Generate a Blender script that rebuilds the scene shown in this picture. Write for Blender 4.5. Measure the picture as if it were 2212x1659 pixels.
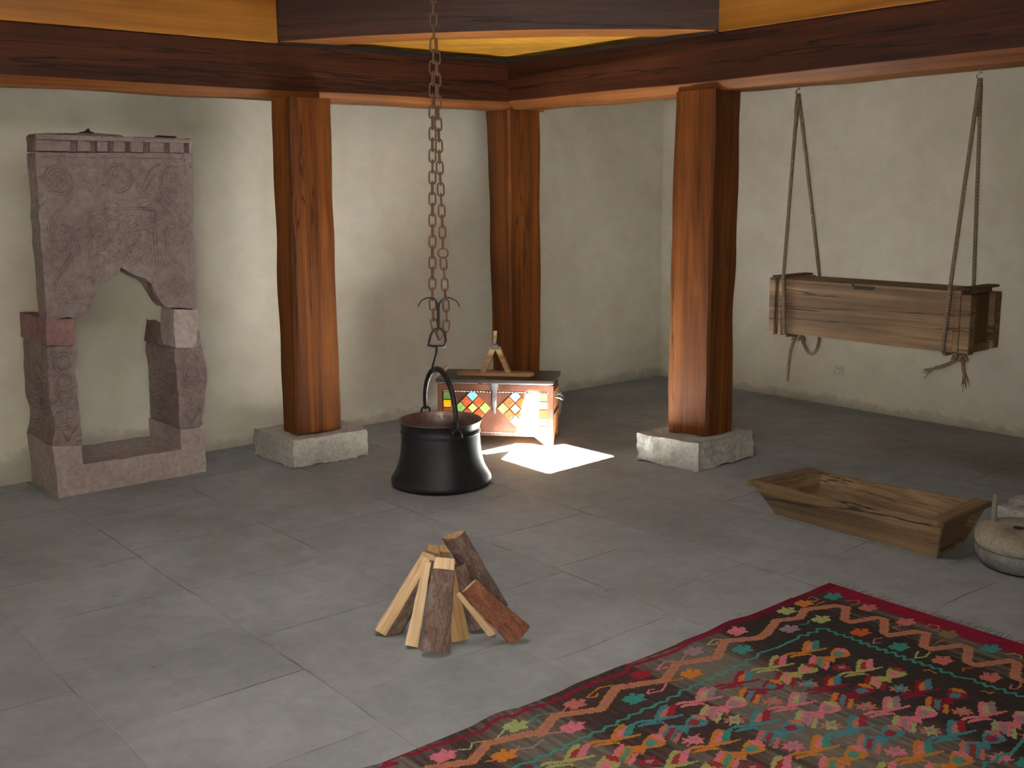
import bpy, bmesh, math, random
from mathutils import Vector, Matrix, noise
for o in list(bpy.data.objects): bpy.data.objects.remove(o, do_unlink=True)
SC = bpy.context.scene
COL = SC.collection
PI = math.pi
# ---------------------------------------------------------------- camera
CAM_F, YAW, PITCH, ROLL, CAM_H = 2340.0, .8813, .1796, -.0083, 1.6
fw = Vector((math.cos(YAW)*math.cos(PITCH), math.sin(YAW)*math.cos(PITCH), -math.sin(PITCH)))
rt = fw.cross(Vector((0, 0, 1))).normalized(); up = rt.cross(fw)
rt2 = rt*math.cos(ROLL) + up*math.sin(ROLL); up2 = -rt*math.sin(ROLL) + up*math.cos(ROLL)
cd = bpy.data.cameras.new('camera'); cam = bpy.data.objects.new('camera', cd); COL.objects.link(cam)
cd.sensor_fit = 'HORIZONTAL'; cd.sensor_width = 36.0; cd.lens = 36.0*CAM_F/2212.0; cd.clip_start = .02
m = Matrix((rt2, up2, -fw)).transposed().to_4x4(); m.translation = Vector((0, 0, CAM_H)); cam.matrix_world = m
SC.camera = cam
SC.view_settings.view_transform = 'Standard'; SC.view_settings.look = 'None'
SC.view_settings.gamma = 1.0; SC.view_settings.use_curve_mapping = False
SC.view_settings.exposure = 1.0
SC.cycles.sample_clamp_indirect = 0.0
# ---------------------------------------------------------------- world and lights
W = bpy.data.worlds.new('sky'); SC.world = W; W.use_nodes = True
W.node_tree.nodes['Background'].inputs[0].default_value = (.55, .68, .9, 1)
W.node_tree.nodes['Background'].inputs[1].default_value = .6
SUN_TRAVEL = Vector((.36, .62, -1.0))          # the sun's rays, metres sideways per metre of fall
def light(name, kind, loc, energy, color=(1, 1, 1), d=None, **kw):
    l = bpy.data.lights.new(name, kind); o = bpy.data.objects.new(name, l); COL.objects.link(o)
    o.location = loc; l.energy = energy; l.color = color
    for k, v in kw.items(): setattr(l, k, v)
    if d is not None: o.rotation_euler = Vector(d).to_track_quat('-Z', 'Y').to_euler()
    return o
light('sun', 'SUN', (2, 0, 8), 350.0, (1, .975, .93), SUN_TRAVEL, angle=.009)
light('camera_flash', 'SPOT', Vector((0, 0, CAM_H)) - rt*.05 + up*.03, 140.0, (1, .97, .93), fw + Vector((0, 0, -.03)),
      shadow_soft_size=.012, spot_size=math.radians(78), spot_blend=1.0)
light('added_roof_fill', 'AREA', (2.05, 3.1, 3.02), 13.0, (.93, .96, 1), (0, 0, -1), shape='SQUARE', size=1.1)  # added fill lamp below the closed ceiling, in place of oculus daylight
light('added_door_fill', 'AREA', (-2.15, 1.6, 1.2), 3.0, (.9, .95, 1), (1, .25, 0), shape='RECTANGLE', size=1.0, size_y=2.0)  # added fill lamp at a guessed, unseen doorway behind the camera
# ---------------------------------------------------------------- helpers
def nz(x, y, z, s=1.0): return noise.noise(Vector((x*s, y*s, z*s)))
class MB:
    def __init__(self): self.v = []; self.f = []
    def add(self, vs, fs):
        n = len(self.v); self.v += [Vector(p) for p in vs]; self.f += [[i+n for i in f] for f in fs]; return self
    def box(self, a, b):
        (x0, y0, z0), (x1, y1, z1) = a, b
        return self.hexa([(x0, y0), (x1, y0), (x1, y1), (x0, y1)], z0, [(x0, y0), (x1, y0), (x1, y1), (x0, y1)], z1)
    def hexa(self, q0, z0, q1, z1):
        vs = [(x, y, z0) for x, y in q0] + [(x, y, z1) for x, y in q1]
        return self.add(vs, [(3, 2, 1, 0), (4, 5, 6, 7), (0, 1, 5, 4), (1, 2, 6, 5), (2, 3, 7, 6), (3, 0, 4, 7)])
    def obox(self, o, ax, ay, az):          # oriented box from a corner and three edge vectors
        o, ax, ay, az = map(Vector, (o, ax, ay, az))
        vs = [o, o+ax, o+ax+ay, o+ay, o+az, o+ax+az, o+ax+ay+az, o+ay+az]
        fs = [(3, 2, 1, 0), (4, 5, 6, 7), (0, 1, 5, 4), (1, 2, 6, 5), (2, 3, 7, 6), (3, 0, 4, 7)]
        if ax.cross(ay).dot(az) < 0: fs = [f[::-1] for f in fs]
        return self.add(vs, fs)
    def prism(self, pts, d0, d1):           # pts: 3D outline, moved by d0 and d1
        n = len(pts); d0 = Vector(d0); d1 = Vector(d1)
        vs = [Vector(p)+d0 for p in pts] + [Vector(p)+d1 for p in pts]
        return self.add(vs, [list(range(n)), list(range(n, 2*n))[::-1]] + [(i+n, (i+1) % n+n, (i+1) % n, i) for i in range(n)])
    def tube(self, path, r, seg=8, closed=False, caps=True):
        P = [Vector(p) for p in path]; n = len(P)
        R_ = r if isinstance(r, (list, tuple)) else [r]*n
        T = []
        for i in range(n):
            a = P[(i-1) % n] if (closed or i > 0) else P[i]; b = P[(i+1) % n] if (closed or i < n-1) else P[i]
            T.append((b-a).normalized())
        u = T[0].orthogonal().normalized(); rings = []
        for i in range(n):
            u = (u - T[i]*u.dot(T[i])); u = u.normalized() if u.length > 1e-6 else T[i].orthogonal().normalized()
            w = T[i].cross(u)
            rings.append([P[i] + (u*math.cos(2*PI*k/seg) + w*math.sin(2*PI*k/seg))*R_[i] for k in range(seg)])
        base = len(self.v)
        for rg in rings: self.v += rg
        for i in range(n if closed else n-1):
            j = (i+1) % n
            for k in range(seg):
                k2 = (k+1) % seg
                self.f.append([base+i*seg+k, base+i*seg+k2, base+j*seg+k2, base+j*seg+k])
        if caps and not closed:
            self.f.append([base+k for k in range(seg)][::-1]); self.f.append([base+(n-1)*seg+k for k in range(seg)])
        return self
    def lathe(self, prof, c=(0, 0, 0), seg=48, wob=0.0):
        base = len(self.v); n = len(prof)
        for r, z in prof:
            for k in range(seg):
                a = 2*PI*k/seg; rr = r*(1+wob*nz(math.cos(a)*2, math.sin(a)*2, z*4))
                self.v.append(Vector((c[0]+rr*math.cos(a), c[1]+rr*math.sin(a), c[2]+z)))
        for i in range(n-1):
            for k in range(seg):
                k2 = (k+1) % seg
                self.f.append([base+i*seg+k, base+i*seg+k2, base+(i+1)*seg+k2, base+(i+1)*seg+k])
        return self
    def build(self, name, m, parent=None, bevel=0.0, smooth=False, sub=0, seg=2, solid=None, mats=None):
        off = Vector(parent['base']) if parent is not None and 'base' in parent.keys() else Vector((0, 0, 0))
        me = bpy.data.meshes.new(name); me.from_pydata([tuple(p-off) for p in self.v], [], self.f)
        bm = bmesh.new(); bm.from_mesh(me); bmesh.ops.recalc_face_normals(bm, faces=bm.faces); bm.to_mesh(me); bm.free()
        o = bpy.data.objects.new(name, me); COL.objects.link(o); me.materials.append(m)
        if parent is not None: o.parent = parent; o['base'] = tuple(off)
        if smooth:
            for p in me.polygons: p.use_smooth = True
        if bevel > 0:
            b = o.modifiers.new('bevel', 'BEVEL'); b.width = bevel; b.segments = seg; b.limit_method = 'ANGLE'; b.angle_limit = .5
        if sub:
            s = o.modifiers.new('sub', 'SUBSURF'); s.levels = sub; s.render_levels = sub
        if solid:
            s = o.modifiers.new('solid', 'SOLIDIFY'); s.thickness = solid; s.offset = -1
        return o
def thing(name, label, cat, base, group=None):
    o = bpy.data.objects.new(name, None); COL.objects.link(o); o.location = base; o.empty_display_size = .05
    o['base'] = tuple(base); o['label'] = label; o['category'] = cat
    if group: o['group'] = group
    return o
def tag(o, label, cat, group=None):
    o['label'] = label; o['category'] = cat
    if group: o['group'] = group
    return o
def struct(o): o['kind'] = 'structure'; return o
def rough(mb_corners, n, amp, s, seedv=0.0, nzs=None):
    """a block from 8 corners (bottom 4, top 4) with its faces diced and knocked about"""
    q0, q1 = mb_corners; bm = bmesh.new(); vs = [bm.verts.new(p) for p in list(q0)+list(q1)]
    for f in [(3, 2, 1, 0), (4, 5, 6, 7), (0, 1, 5, 4), (1, 2, 6, 5), (2, 3, 7, 6), (3, 0, 4, 7)]: bm.faces.new([vs[i] for i in f])
    bmesh.ops.subdivide_edges(bm, edges=bm.edges[:], cuts=n, use_grid_fill=True)
    bmesh.ops.recalc_face_normals(bm, faces=bm.faces); bm.normal_update()
    lo = min(v.co.z for v in bm.verts); hi = max(v.co.z for v in bm.verts)
    for v in bm.verts:
        d = nz(v.co.x+seedv, v.co.y, v.co.z, s)*amp + nz(v.co.x+seedv, v.co.y+9, v.co.z, s*3)*amp*.6
        nn = v.normal.copy()
        if nzs is not None: nn.z *= nzs
        sharp = 1.0 - .0*abs(nn.z)
        v.co += nn*(d-amp*.4)*sharp
        if v.co.z < lo: v.co.z = lo
        if v.co.z > hi: v.co.z = hi
    mb = MB(); bm.verts.index_update()
    mb.add([v.co.copy() for v in bm.verts], [[v.index for v in f.verts] for f in bm.faces]); bm.free()
    return mb
# ---------------------------------------------------------------- materials
def lin(c):
    return tuple((x/255/12.92 if x/255 <= .04045 else ((x/255+.055)/1.055)**2.4) for x in c)
class NT:
    def __init__(self, name, rough=.6, spec=.4):
        self.m = bpy.data.materials.new(name); self.m.use_nodes = True; self.t = self.m.node_tree
        self.b = self.t.nodes['Principled BSDF']; self.b.inputs['Roughness'].default_value = rough
        self.b.inputs['Specular IOR Level'].default_value = spec
        self.tc = self.n('ShaderNodeTexCoord')
    def n(self, typ, **kw):
        x = self.t.nodes.new(typ)
        for k, v in kw.items():
            if k in x.inputs.keys(): x.inputs[k].default_value = v
            else: setattr(x, k, v)
        return x
    def l(self, a, b): self.t.links.new(a, b)
    def coords(self, scale=(1, 1, 1), rot=(0, 0, 0), loc=(0, 0, 0), kind='Object'):
        src = self.tc.outputs[kind]
        if any(rot):
            m0 = self.n('ShaderNodeMapping'); m0.inputs['Rotation'].default_value = rot; self.l(src, m0.inputs['Vector']); src = m0.outputs[0]
        mp = self.n('ShaderNodeMapping'); mp.inputs['Scale'].default_value = scale
        mp.inputs['Location'].default_value = loc; self.l(src, mp.inputs['Vector']); return mp.outputs[0]
    def noise(self, vec, scale, detail=4, rough=.6, dist=0):
        x = self.n('ShaderNodeTexNoise'); x.inputs['Scale'].default_value = scale; x.inputs['Detail'].default_value = detail
        x.inputs['Roughness'].default_value = rough; x.inputs['Distortion'].default_value = dist; self.l(vec, x.inputs['Vector']); return x.outputs['Fac']
    def ramp(self, fac, stops, interp='LINEAR'):
        r = self.n('ShaderNodeValToRGB'); r.color_ramp.interpolation = interp; e = r.color_ramp.elements
        while len(e) > 1: e.remove(e[-1])
        e[0].position = stops[0][0]; e[0].color = (*stops[0][1], 1)
        for p, c in stops[1:]: k = e.new(p); k.color = (*c, 1)
        self.l(fac, r.inputs[0]); return r.outputs[0]
    def mix(self, a, b, fac, mode='MIX'):
        x = self.n('ShaderNodeMix', data_type='RGBA', blend_type=mode)
        for s, v in ((x.inputs[0], fac), (x.inputs[6], a), (x.inputs[7], b)):
            if isinstance(v, bpy.types.NodeSocket): self.l(v, s)
            elif isinstance(v, (int, float)): s.default_value = v
            else: s.default_value = (*v, 1)
        return x.outputs[2]
    def math(self, op, a, b=0.0, clamp=False):
        x = self.n('ShaderNodeMath', operation=op); x.use_clamp = clamp
        for s, v in ((x.inputs[0], a), (x.inputs[1], b)):
            if isinstance(v, bpy.types.NodeSocket): self.l(v, s)
            else: s.default_value = v
        return x.outputs[0]
    def bump(self, h, strength=.3, dist=.01, prev=None):
        b = self.n('ShaderNodeBump'); b.inputs['Strength'].default_value = strength; b.inputs['Distance'].default_value = dist
        self.l(h, b.inputs['Height'])
        if prev is not None: self.l(prev, b.inputs['Normal'])
        self.l(b.outputs[0], self.b.inputs['Normal']); return b.outputs[0]
    def color(self, c):
        if isinstance(c, bpy.types.NodeSocket): self.l(c, self.b.inputs['Base Color'])
        else: self.b.inputs['Base Color'].default_value = (*c, 1)
        return self
G3 = lambda g: (g, g, g)
def wood(name, dark, mid, light_, axis='Z', rough=.5, scale=1.0, bumpv=.25, crack=.0, knots=True, spec=.4, rot=(0, 0, 0), grain=1.0):
    t = NT(name, rough, spec); a = {'X': 0, 'Y': 1, 'Z': 2}[axis]
    s1 = [14*scale]*3; s1[a] = .5*scale; s2 = [60*scale]*3; s2[a] = 1.6*scale
    v1 = t.coords(tuple(s1), rot); v2 = t.coords(tuple(s2), rot); v0 = t.coords((1, 1, 1), rot)
    n1 = t.noise(v1, 1.0, 5, .6, .6); n2 = t.noise(v2, 1.0, 3, .6, .2); n0 = t.noise(v0, 1.7, 3)
    c = t.ramp(n1, [(.3, dark), (.5, mid), (.72, light_)])
    g = t.ramp(n2, [(.3, G3(.55)), (.6, G3(1.0))]); c = t.mix(c, g, .55*grain, 'MULTIPLY')
    b0 = t.ramp(n0, [(.3, G3(.62)), (.7, G3(1.2))]); c = t.mix(c, b0, .6, 'MULTIPLY')
    if knots:
        sk = [4*scale]*3; sk[a] = 2.4*scale
        vo = t.n('ShaderNodeTexVoronoi'); vo.inputs['Scale'].default_value = 1.0; t.l(t.coords(tuple(sk), rot), vo.inputs['Vector'])
        k = t.ramp(vo.outputs['Distance'], [(.03, G3(.3)), (.075, G3(1))]); c = t.mix(c, k, .55, 'MULTIPLY')
    h = n2
    if crack > 0:
        sc = [7.0]*3; sc[a] = .28
        nc = t.noise(t.coords(tuple(sc), rot, (3.1, .7, 1.3)), 1.0, 6, .55, .3)
        cr = t.math('ABSOLUTE', t.math('SUBTRACT', nc, .53)); 
        line = t.ramp(cr, [(.0, G3(1)), (.006*crack, G3(1)), (.014*crack, G3(0))])
        c = t.mix(c, lin((22, 14, 9)), t.math('MULTIPLY', line, .8))
        h = t.math('SUBTRACT', n2, t.math('MULTIPLY', line, 2.0))
    t.color(c); t.bump(h, bumpv, .004); t.l(t.ramp(n1, [(.3, G3(rough*.8)), (.7, G3(min(1, rough*1.25)))]), t.b.inputs['Roughness'])
    return t.m
def stone(name, c0, c1, c2, scale=1.0, bumpv=.5, dist=.006, rough=.9, wet=None):
    t = NT(name, rough, .25); v = t.coords()
    n1 = t.noise(v, 3*scale, 5, .6); n2 = t.noise(v, 28*scale, 5, .7); n3 = t.noise(v, 150*scale, 3, .6)
    c = t.ramp(n1, [(.3, c0), (.5, c1), (.72, c2)])
    c = t.mix(c, t.ramp(n2, [(.3, G3(.6)), (.62, G3(1.12))]), .7, 'MULTIPLY')
    c = t.mix(c, t.ramp(n3, [(.35, G3(.75)), (.6, G3(1.1))]), .5, 'MULTIPLY')
    if wet: c = t.mix(c, wet, t.ramp(t.noise(v, 2.1*scale, 4), [(.5, G3(0)), (.7, G3(.8))]))
    t.color(c); p = t.bump(n2, bumpv, dist); t.bump(n3, bumpv*.6, dist*.3, p); return t.m
def metal(name, c, rough=.4, metallic=.9, bumpv=.15, var=.5, sc=14):
    t = NT(name, rough, .5); v = t.coords(); n = t.noise(v, sc, 5, .65)
    t.b.inputs['Metallic'].default_value = metallic
    t.color(t.mix(c, t.ramp(n, [(.3, G3(1-var)), (.7, G3(1+var*.4))]), .8, 'MULTIPLY'))
    t.l(t.ramp(n, [(.3, G3(max(.05, rough-.12))), (.7, G3(min(1, rough+.2)))]), t.b.inputs['Roughness'])
    t.bump(n, bumpv, .004); return t.m
def plain(name, c, rough=.5, metallic=0.0, spec=.4):
    t = NT(name, rough, spec); t.b.inputs['Metallic'].default_value = metallic
    n = t.noise(t.coords(), 40, 3); t.color(t.mix(c, t.ramp(n, [(.3, G3(.82)), (.7, G3(1.08))]), .7, 'MULTIPLY')); return t.m
M = {}
BD, BM_, BL = lin((54, 27, 16)), lin((80, 41, 24)), lin((100, 55, 32))
M['beam_x'] = wood('beam_wood_along_x', BD, BM_, BL, 'X', .62, 1, .25, .7, spec=.25)
M['beam_y'] = wood('beam_wood_along_y', BD, BM_, BL, 'Y', .62, 1, .25, .7, spec=.25)
PD, PM, PL = lin((74, 37, 14)), lin((114, 62, 22)), lin((146, 86, 34))
for a_ in 'XY': M['soffit_'+a_] = wood('bounce_tinted_underside_'+a_.lower(), lin((104, 56, 22)), lin((142, 84, 36)), lin((168, 106, 52)), a_, .6, 1, .2, 0, spec=.25)  # lighter orange on beam undersides paints in light bounced off the floor
M['post'] = wood('post_wood', PD, PM, PL, 'Z', .55, 1, .3, .45, spec=.22)
M['dark_beam'] = wood('dark_beam_wood', lin((42, 21, 11)), lin((70, 38, 20)), lin((94, 54, 30)), 'X', .45, 1, .25, .8, rot=(0, 0, PI/4))
M['dark_beam_soffit'] = wood('bounce_tinted_soffit', lin((150, 84, 34)), lin((182, 110, 48)), lin((205, 132, 62)), 'X', .5, 1, .2, 0, rot=(0, 0, PI/4))  # soffit colour carries the glow thrown up by the sun patch
M['yellow_x'] = wood('yellow_board_along_x', lin((150, 92, 30)), lin((188, 124, 44)), lin((210, 146, 60)), 'X', .45, .5, .15, 0, grain=.6)
M['yellow_y'] = wood('yellow_board_along_y', lin((150, 92, 30)), lin((188, 124, 44)), lin((210, 146, 60)), 'Y', .45, .5, .15, 0, grain=.6)
M['ceiling_wood'] = wood('yellow_ceiling_wood', lin((190, 125, 30)), lin((222, 158, 46)), lin((240, 182, 70)), 'X', .5, 1, .2, 0, rot=(0, 0, PI/4))
M['roof'] = wood('roof_board_wood', lin((110, 70, 34)), lin((150, 100, 52)), lin((175, 125, 70)), 'X', .7)
M['cradle'] = wood('old_cradle_wood', lin((86, 66, 46)), lin((130, 104, 76)), lin((162, 136, 104)), 'Y', .7, 1.2, .4, .6)
M['cradle_dark'] = wood('dark_cradle_end_wood', lin((62, 44, 28)), lin((98, 72, 46)), lin((130, 98, 64)), 'Z', .75, 1.2, .4, .4)
M['trough'] = wood('old_trough_wood', lin((92, 72, 50)), lin((136, 110, 78)), lin((164, 138, 102)), 'Y', .8, 1.3, .6, .8)
M['trough_end'] = wood('old_trough_end_wood', lin((80, 62, 44)), lin((120, 96, 66)), lin((150, 124, 90)), 'X', .8, 1.3, .4, 0)
def plaster():
    t = NT('rough_plaster', .95, .15); v = t.coords()
    n1 = t.noise(v, .9, 4, .55); n2 = t.noise(v, 5, 5, .6, .4); n3 = t.noise(v, 60, 4, .6)
    c = t.ramp(n1, [(.3, lin((204, 197, 178))), (.5, lin((214, 208, 190))), (.7, lin((221, 216, 202)))])
    c = t.mix(c, t.ramp(n2, [(.3, G3(.9)), (.62, G3(1.03))]), .8, 'MULTIPLY')
    cr = t.math('ABSOLUTE', t.math('SUBTRACT', t.noise(t.coords((1, 1, 1), (0, 0, 0), (5, 2, 1)), 1.6, 7, .6, .5), .5))
    c = t.mix(c, G3(.8), t.math('MULTIPLY', t.ramp(cr, [(0, G3(1)), (.004, G3(0))]), .22), 'MULTIPLY')
    # grime creeping up from the floor
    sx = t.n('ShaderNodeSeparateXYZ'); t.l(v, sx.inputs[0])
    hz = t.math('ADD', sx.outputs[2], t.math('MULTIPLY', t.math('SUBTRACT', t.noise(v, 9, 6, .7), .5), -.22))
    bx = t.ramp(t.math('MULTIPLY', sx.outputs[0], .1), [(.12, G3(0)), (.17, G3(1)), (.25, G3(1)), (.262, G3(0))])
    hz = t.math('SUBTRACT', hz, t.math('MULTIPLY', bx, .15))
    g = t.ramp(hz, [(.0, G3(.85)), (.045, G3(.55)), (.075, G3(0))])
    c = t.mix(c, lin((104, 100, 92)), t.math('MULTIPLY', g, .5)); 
    t.color(c); p = t.bump(n2, .35, .012); t.bump(n3, .25, .002, p); return t.m
M['plaster'] = plaster()
def floor_mat():
    t = NT('stone_flags', .75, .35); v = t.coords((1, 1, 1), (0, 0, PI/2), (0, 0, 0))
    nd = t.n('ShaderNodeTexNoise'); nd.inputs['Scale'].default_value = 2.2; nd.inputs['Detail'].default_value = 6; t.l(v, nd.inputs['Vector'])
    vm = t.n('ShaderNodeVectorMath', operation='SUBTRACT'); t.l(nd.outputs['Color'], vm.inputs[0]); vm.inputs[1].default_value = (.5, .5, .5)
    vs = t.n('ShaderNodeVectorMath', operation='SCALE'); t.l(vm.outputs[0], vs.inputs[0]); vs.inputs['Scale'].default_value = .055
    va = t.n('ShaderNodeVectorMath', operation='ADD'); t.l(v, va.inputs[0]); t.l(vs.outputs[0], va.inputs[1])
    mp = t.n('ShaderNodeMapping'); mp.inputs['Location'].default_value = (.13, .96, 0); t.l(va.outputs[0], mp.inputs['Vector'])
    br = t.n('ShaderNodeTexBrick'); br.offset = .37; br.offset_frequency = 2; br.squash = .8; br.squash_frequency = 3
    br.inputs['Scale'].default_value = 1.0; br.inputs['Mortar Size'].default_value = .0042; br.inputs['Mortar Smooth'].default_value = .6
    br.inputs['Brick Width'].default_value = .62; br.inputs['Row Height'].default_value = .65; br.inputs['Bias'].default_value = 0
    br.inputs['Color1'].default_value = (.9, .9, .9, 1); br.inputs['Color2'].default_value = (1.06, 1.05, 1.03, 1); br.inputs['Mortar'].default_value = (1, 1, 1, 1)
    t.l(mp.outputs[0], br.inputs['Vector'])
    n1 = t.noise(v, 1.1, 5, .6, .3); n2 = t.noise(v, 9, 6, .7, .5); n3 = t.noise(v, 90, 3, .6)
    c = t.ramp(n1, [(.3, lin((130, 132, 131))), (.5, lin((148, 151, 152))), (.72, lin((163, 167, 168)))])
    c = t.mix(c, t.ramp(n2, [(.3, G3(.82)), (.62, G3(1.07))]), .75, 'MULTIPLY')
    c = t.mix(c, br.outputs['Color'], .8, 'MULTIPLY')
    fade = t.ramp(t.noise(v, 2.6, 4), [(.35, G3(.35)), (.55, G3(1))])
    ln = t.math('MULTIPLY', br.outputs['Fac'], fade)
    tone = t.ramp(t.noise(v, 1.7, 3), [(.42, lin((84, 74, 64))), (.58, lin((158, 153, 145)))])
    c = t.mix(c, tone, t.math('MULTIPLY', ln, .8))
    # scratches and scuffs
    sc = t.math('ABSOLUTE', t.math('SUBTRACT', t.noise(t.coords((1, 3.5, 1), (0, 0, .6)), 2.4, 6, .6, .8), .5))
    c = t.mix(c, lin((176, 172, 166)), t.math('MULTIPLY', t.ramp(sc, [(0, G3(1)), (.006, G3(0))]), .3))
    sp = t.n('ShaderNodeTexVoronoi'); sp.inputs['Scale'].default_value = 5; t.l(v, sp.inputs['Vector'])
    c = t.mix(c, lin((70, 64, 58)), t.math('MULTIPLY', t.ramp(sp.outputs['Distance'], [(.03, G3(1)), (.06, G3(0))]), .35))
    t.color(c)
    h = t.math('SUBTRACT', t.math('MULTIPLY', n2, .6), t.math('MULTIPLY', ln, 1.0))
    p = t.bump(h, .5, .008); t.bump(n3, .15, .002, p); return t.m
M['floor'] = floor_mat()
M['plinth'] = stone('rough_plinth_stone', lin((168, 164, 154)), lin((186, 182, 172)), lin((200, 197, 188)), 1.6, .9, .01)
M['tuff'] = stone('pink_tuff', lin((124, 108, 104)), lin((142, 126, 120)), lin((154, 140, 134)), 1.0, .55, .006)
def carved(m, name):
    m = m.copy(); m.name = name; nt = m.node_tree; b = nt.nodes['Principled BSDF']; old = b.inputs['Normal'].links[0].from_socket
    tc = nt.nodes.new('ShaderNodeTexCoord'); ns = nt.nodes.new('ShaderNodeTexNoise'); ns.inputs['Scale'].default_value = 9; nt.links.new(tc.outputs['Object'], ns.inputs['Vector'])
    mp = nt.nodes.new('ShaderNodeMix'); mp.data_type = 'VECTOR'; mp.inputs[0].default_value = .06; nt.links.new(tc.outputs['Object'], mp.inputs[4]); nt.links.new(ns.outputs['Color'], mp.inputs[5])
    fl = nt.nodes.new('ShaderNodeMapping'); fl.inputs['Scale'].default_value = (1, .05, 1); nt.links.new(mp.outputs[1], fl.inputs['Vector'])
    vo = nt.nodes.new('ShaderNodeTexVoronoi'); vo.inputs['Scale'].default_value = 8.5; nt.links.new(fl.outputs[0], vo.inputs['Vector'])
    mu = nt.nodes.new('ShaderNodeMath'); mu.operation = 'MULTIPLY'; mu.inputs[1].default_value = 46; nt.links.new(vo.outputs['Distance'], mu.inputs[0])
    si = nt.nodes.new('ShaderNodeMath'); si.operation = 'SINE'; nt.links.new(mu.outputs[0], si.inputs[0])
    bp = nt.nodes.new('ShaderNodeBump'); bp.inputs['Strength'].default_value = .55; bp.inputs['Distance'].default_value = .004
    nt.links.new(si.outputs[0], bp.inputs['Height']); nt.links.new(old, bp.inputs['Normal']); nt.links.new(bp.outputs[0], b.inputs['Normal']); return m
M['tuff_carved'] = carved(M['tuff'], 'carved_pink_tuff')
M['tuff_red'] = stone('red_tuff', lin((128, 96, 94)), lin((142, 108, 105)), lin((152, 124, 120)), 1.2, .6, .006)
M['tuff_pale'] = stone('pale_tuff', lin((156, 138, 132)), lin((172, 156, 150)), lin((180, 168, 162)), 1.2, .6, .006)
M['tuff_dark'] = stone('weathered_tuff', lin((100, 86, 80)), lin((124, 104, 98)), lin((138, 120, 112)), 1.2, .6, .006)
M['mill'] = stone('millstone', lin((150, 142, 122)), lin((168, 160, 140)), lin((184, 178, 160)), 2.0, .9, .006)
M['mill_grey'] = stone('grey_millstone', lin((120, 120, 114)), lin((140, 140, 134)), lin((158, 158, 150)), 2.4, 1.0, .008)
M['iron'] = metal('black_iron', lin((58, 53, 50)), .5, .5, .3)
M['pot'] = metal('sooty_pot', lin((46, 45, 47)), .42, .4, .25, .5, 9)
M['tin'] = metal('tinned_copper', lin((176, 150, 140)), .38, .85, .25, .6, 10)
M['copper'] = metal('copper_sheet', lin((98, 58, 40)), .42, .4, .2, .5, 9)
M['rust'] = metal('rusty_chain_iron', lin((128, 98, 76)), .85, .15, .5, .5, 60)
M['steel'] = metal('zinc_steel', lin((190, 190, 188)), .3, 1.0, .1)
M['strap'] = metal('grey_strap', lin((112, 112, 112)), .45, .7, .1)
M['black_lid'] = plain('black_lacquer', lin((44, 34, 32)), .35)
M['clamp'] = plain('dark_clamp_metal', lin((44, 38, 36)), .6)
def rope_mat():
    t = NT('hemp_rope', .95, .1)
    w = t.n('ShaderNodeTexWave'); w.inputs['Scale'].default_value = 48; w.bands_direction = 'DIAGONAL'; t.l(t.coords(), w.inputs['Vector'])
    t.color(t.ramp(w.outputs['Fac'], [(0, lin((112, 96, 80))), (.6, lin((146, 128, 108)))])); t.bump(w.outputs['Fac'], .8, .004); return t.m
M["rope"] = rope_mat()
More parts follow.
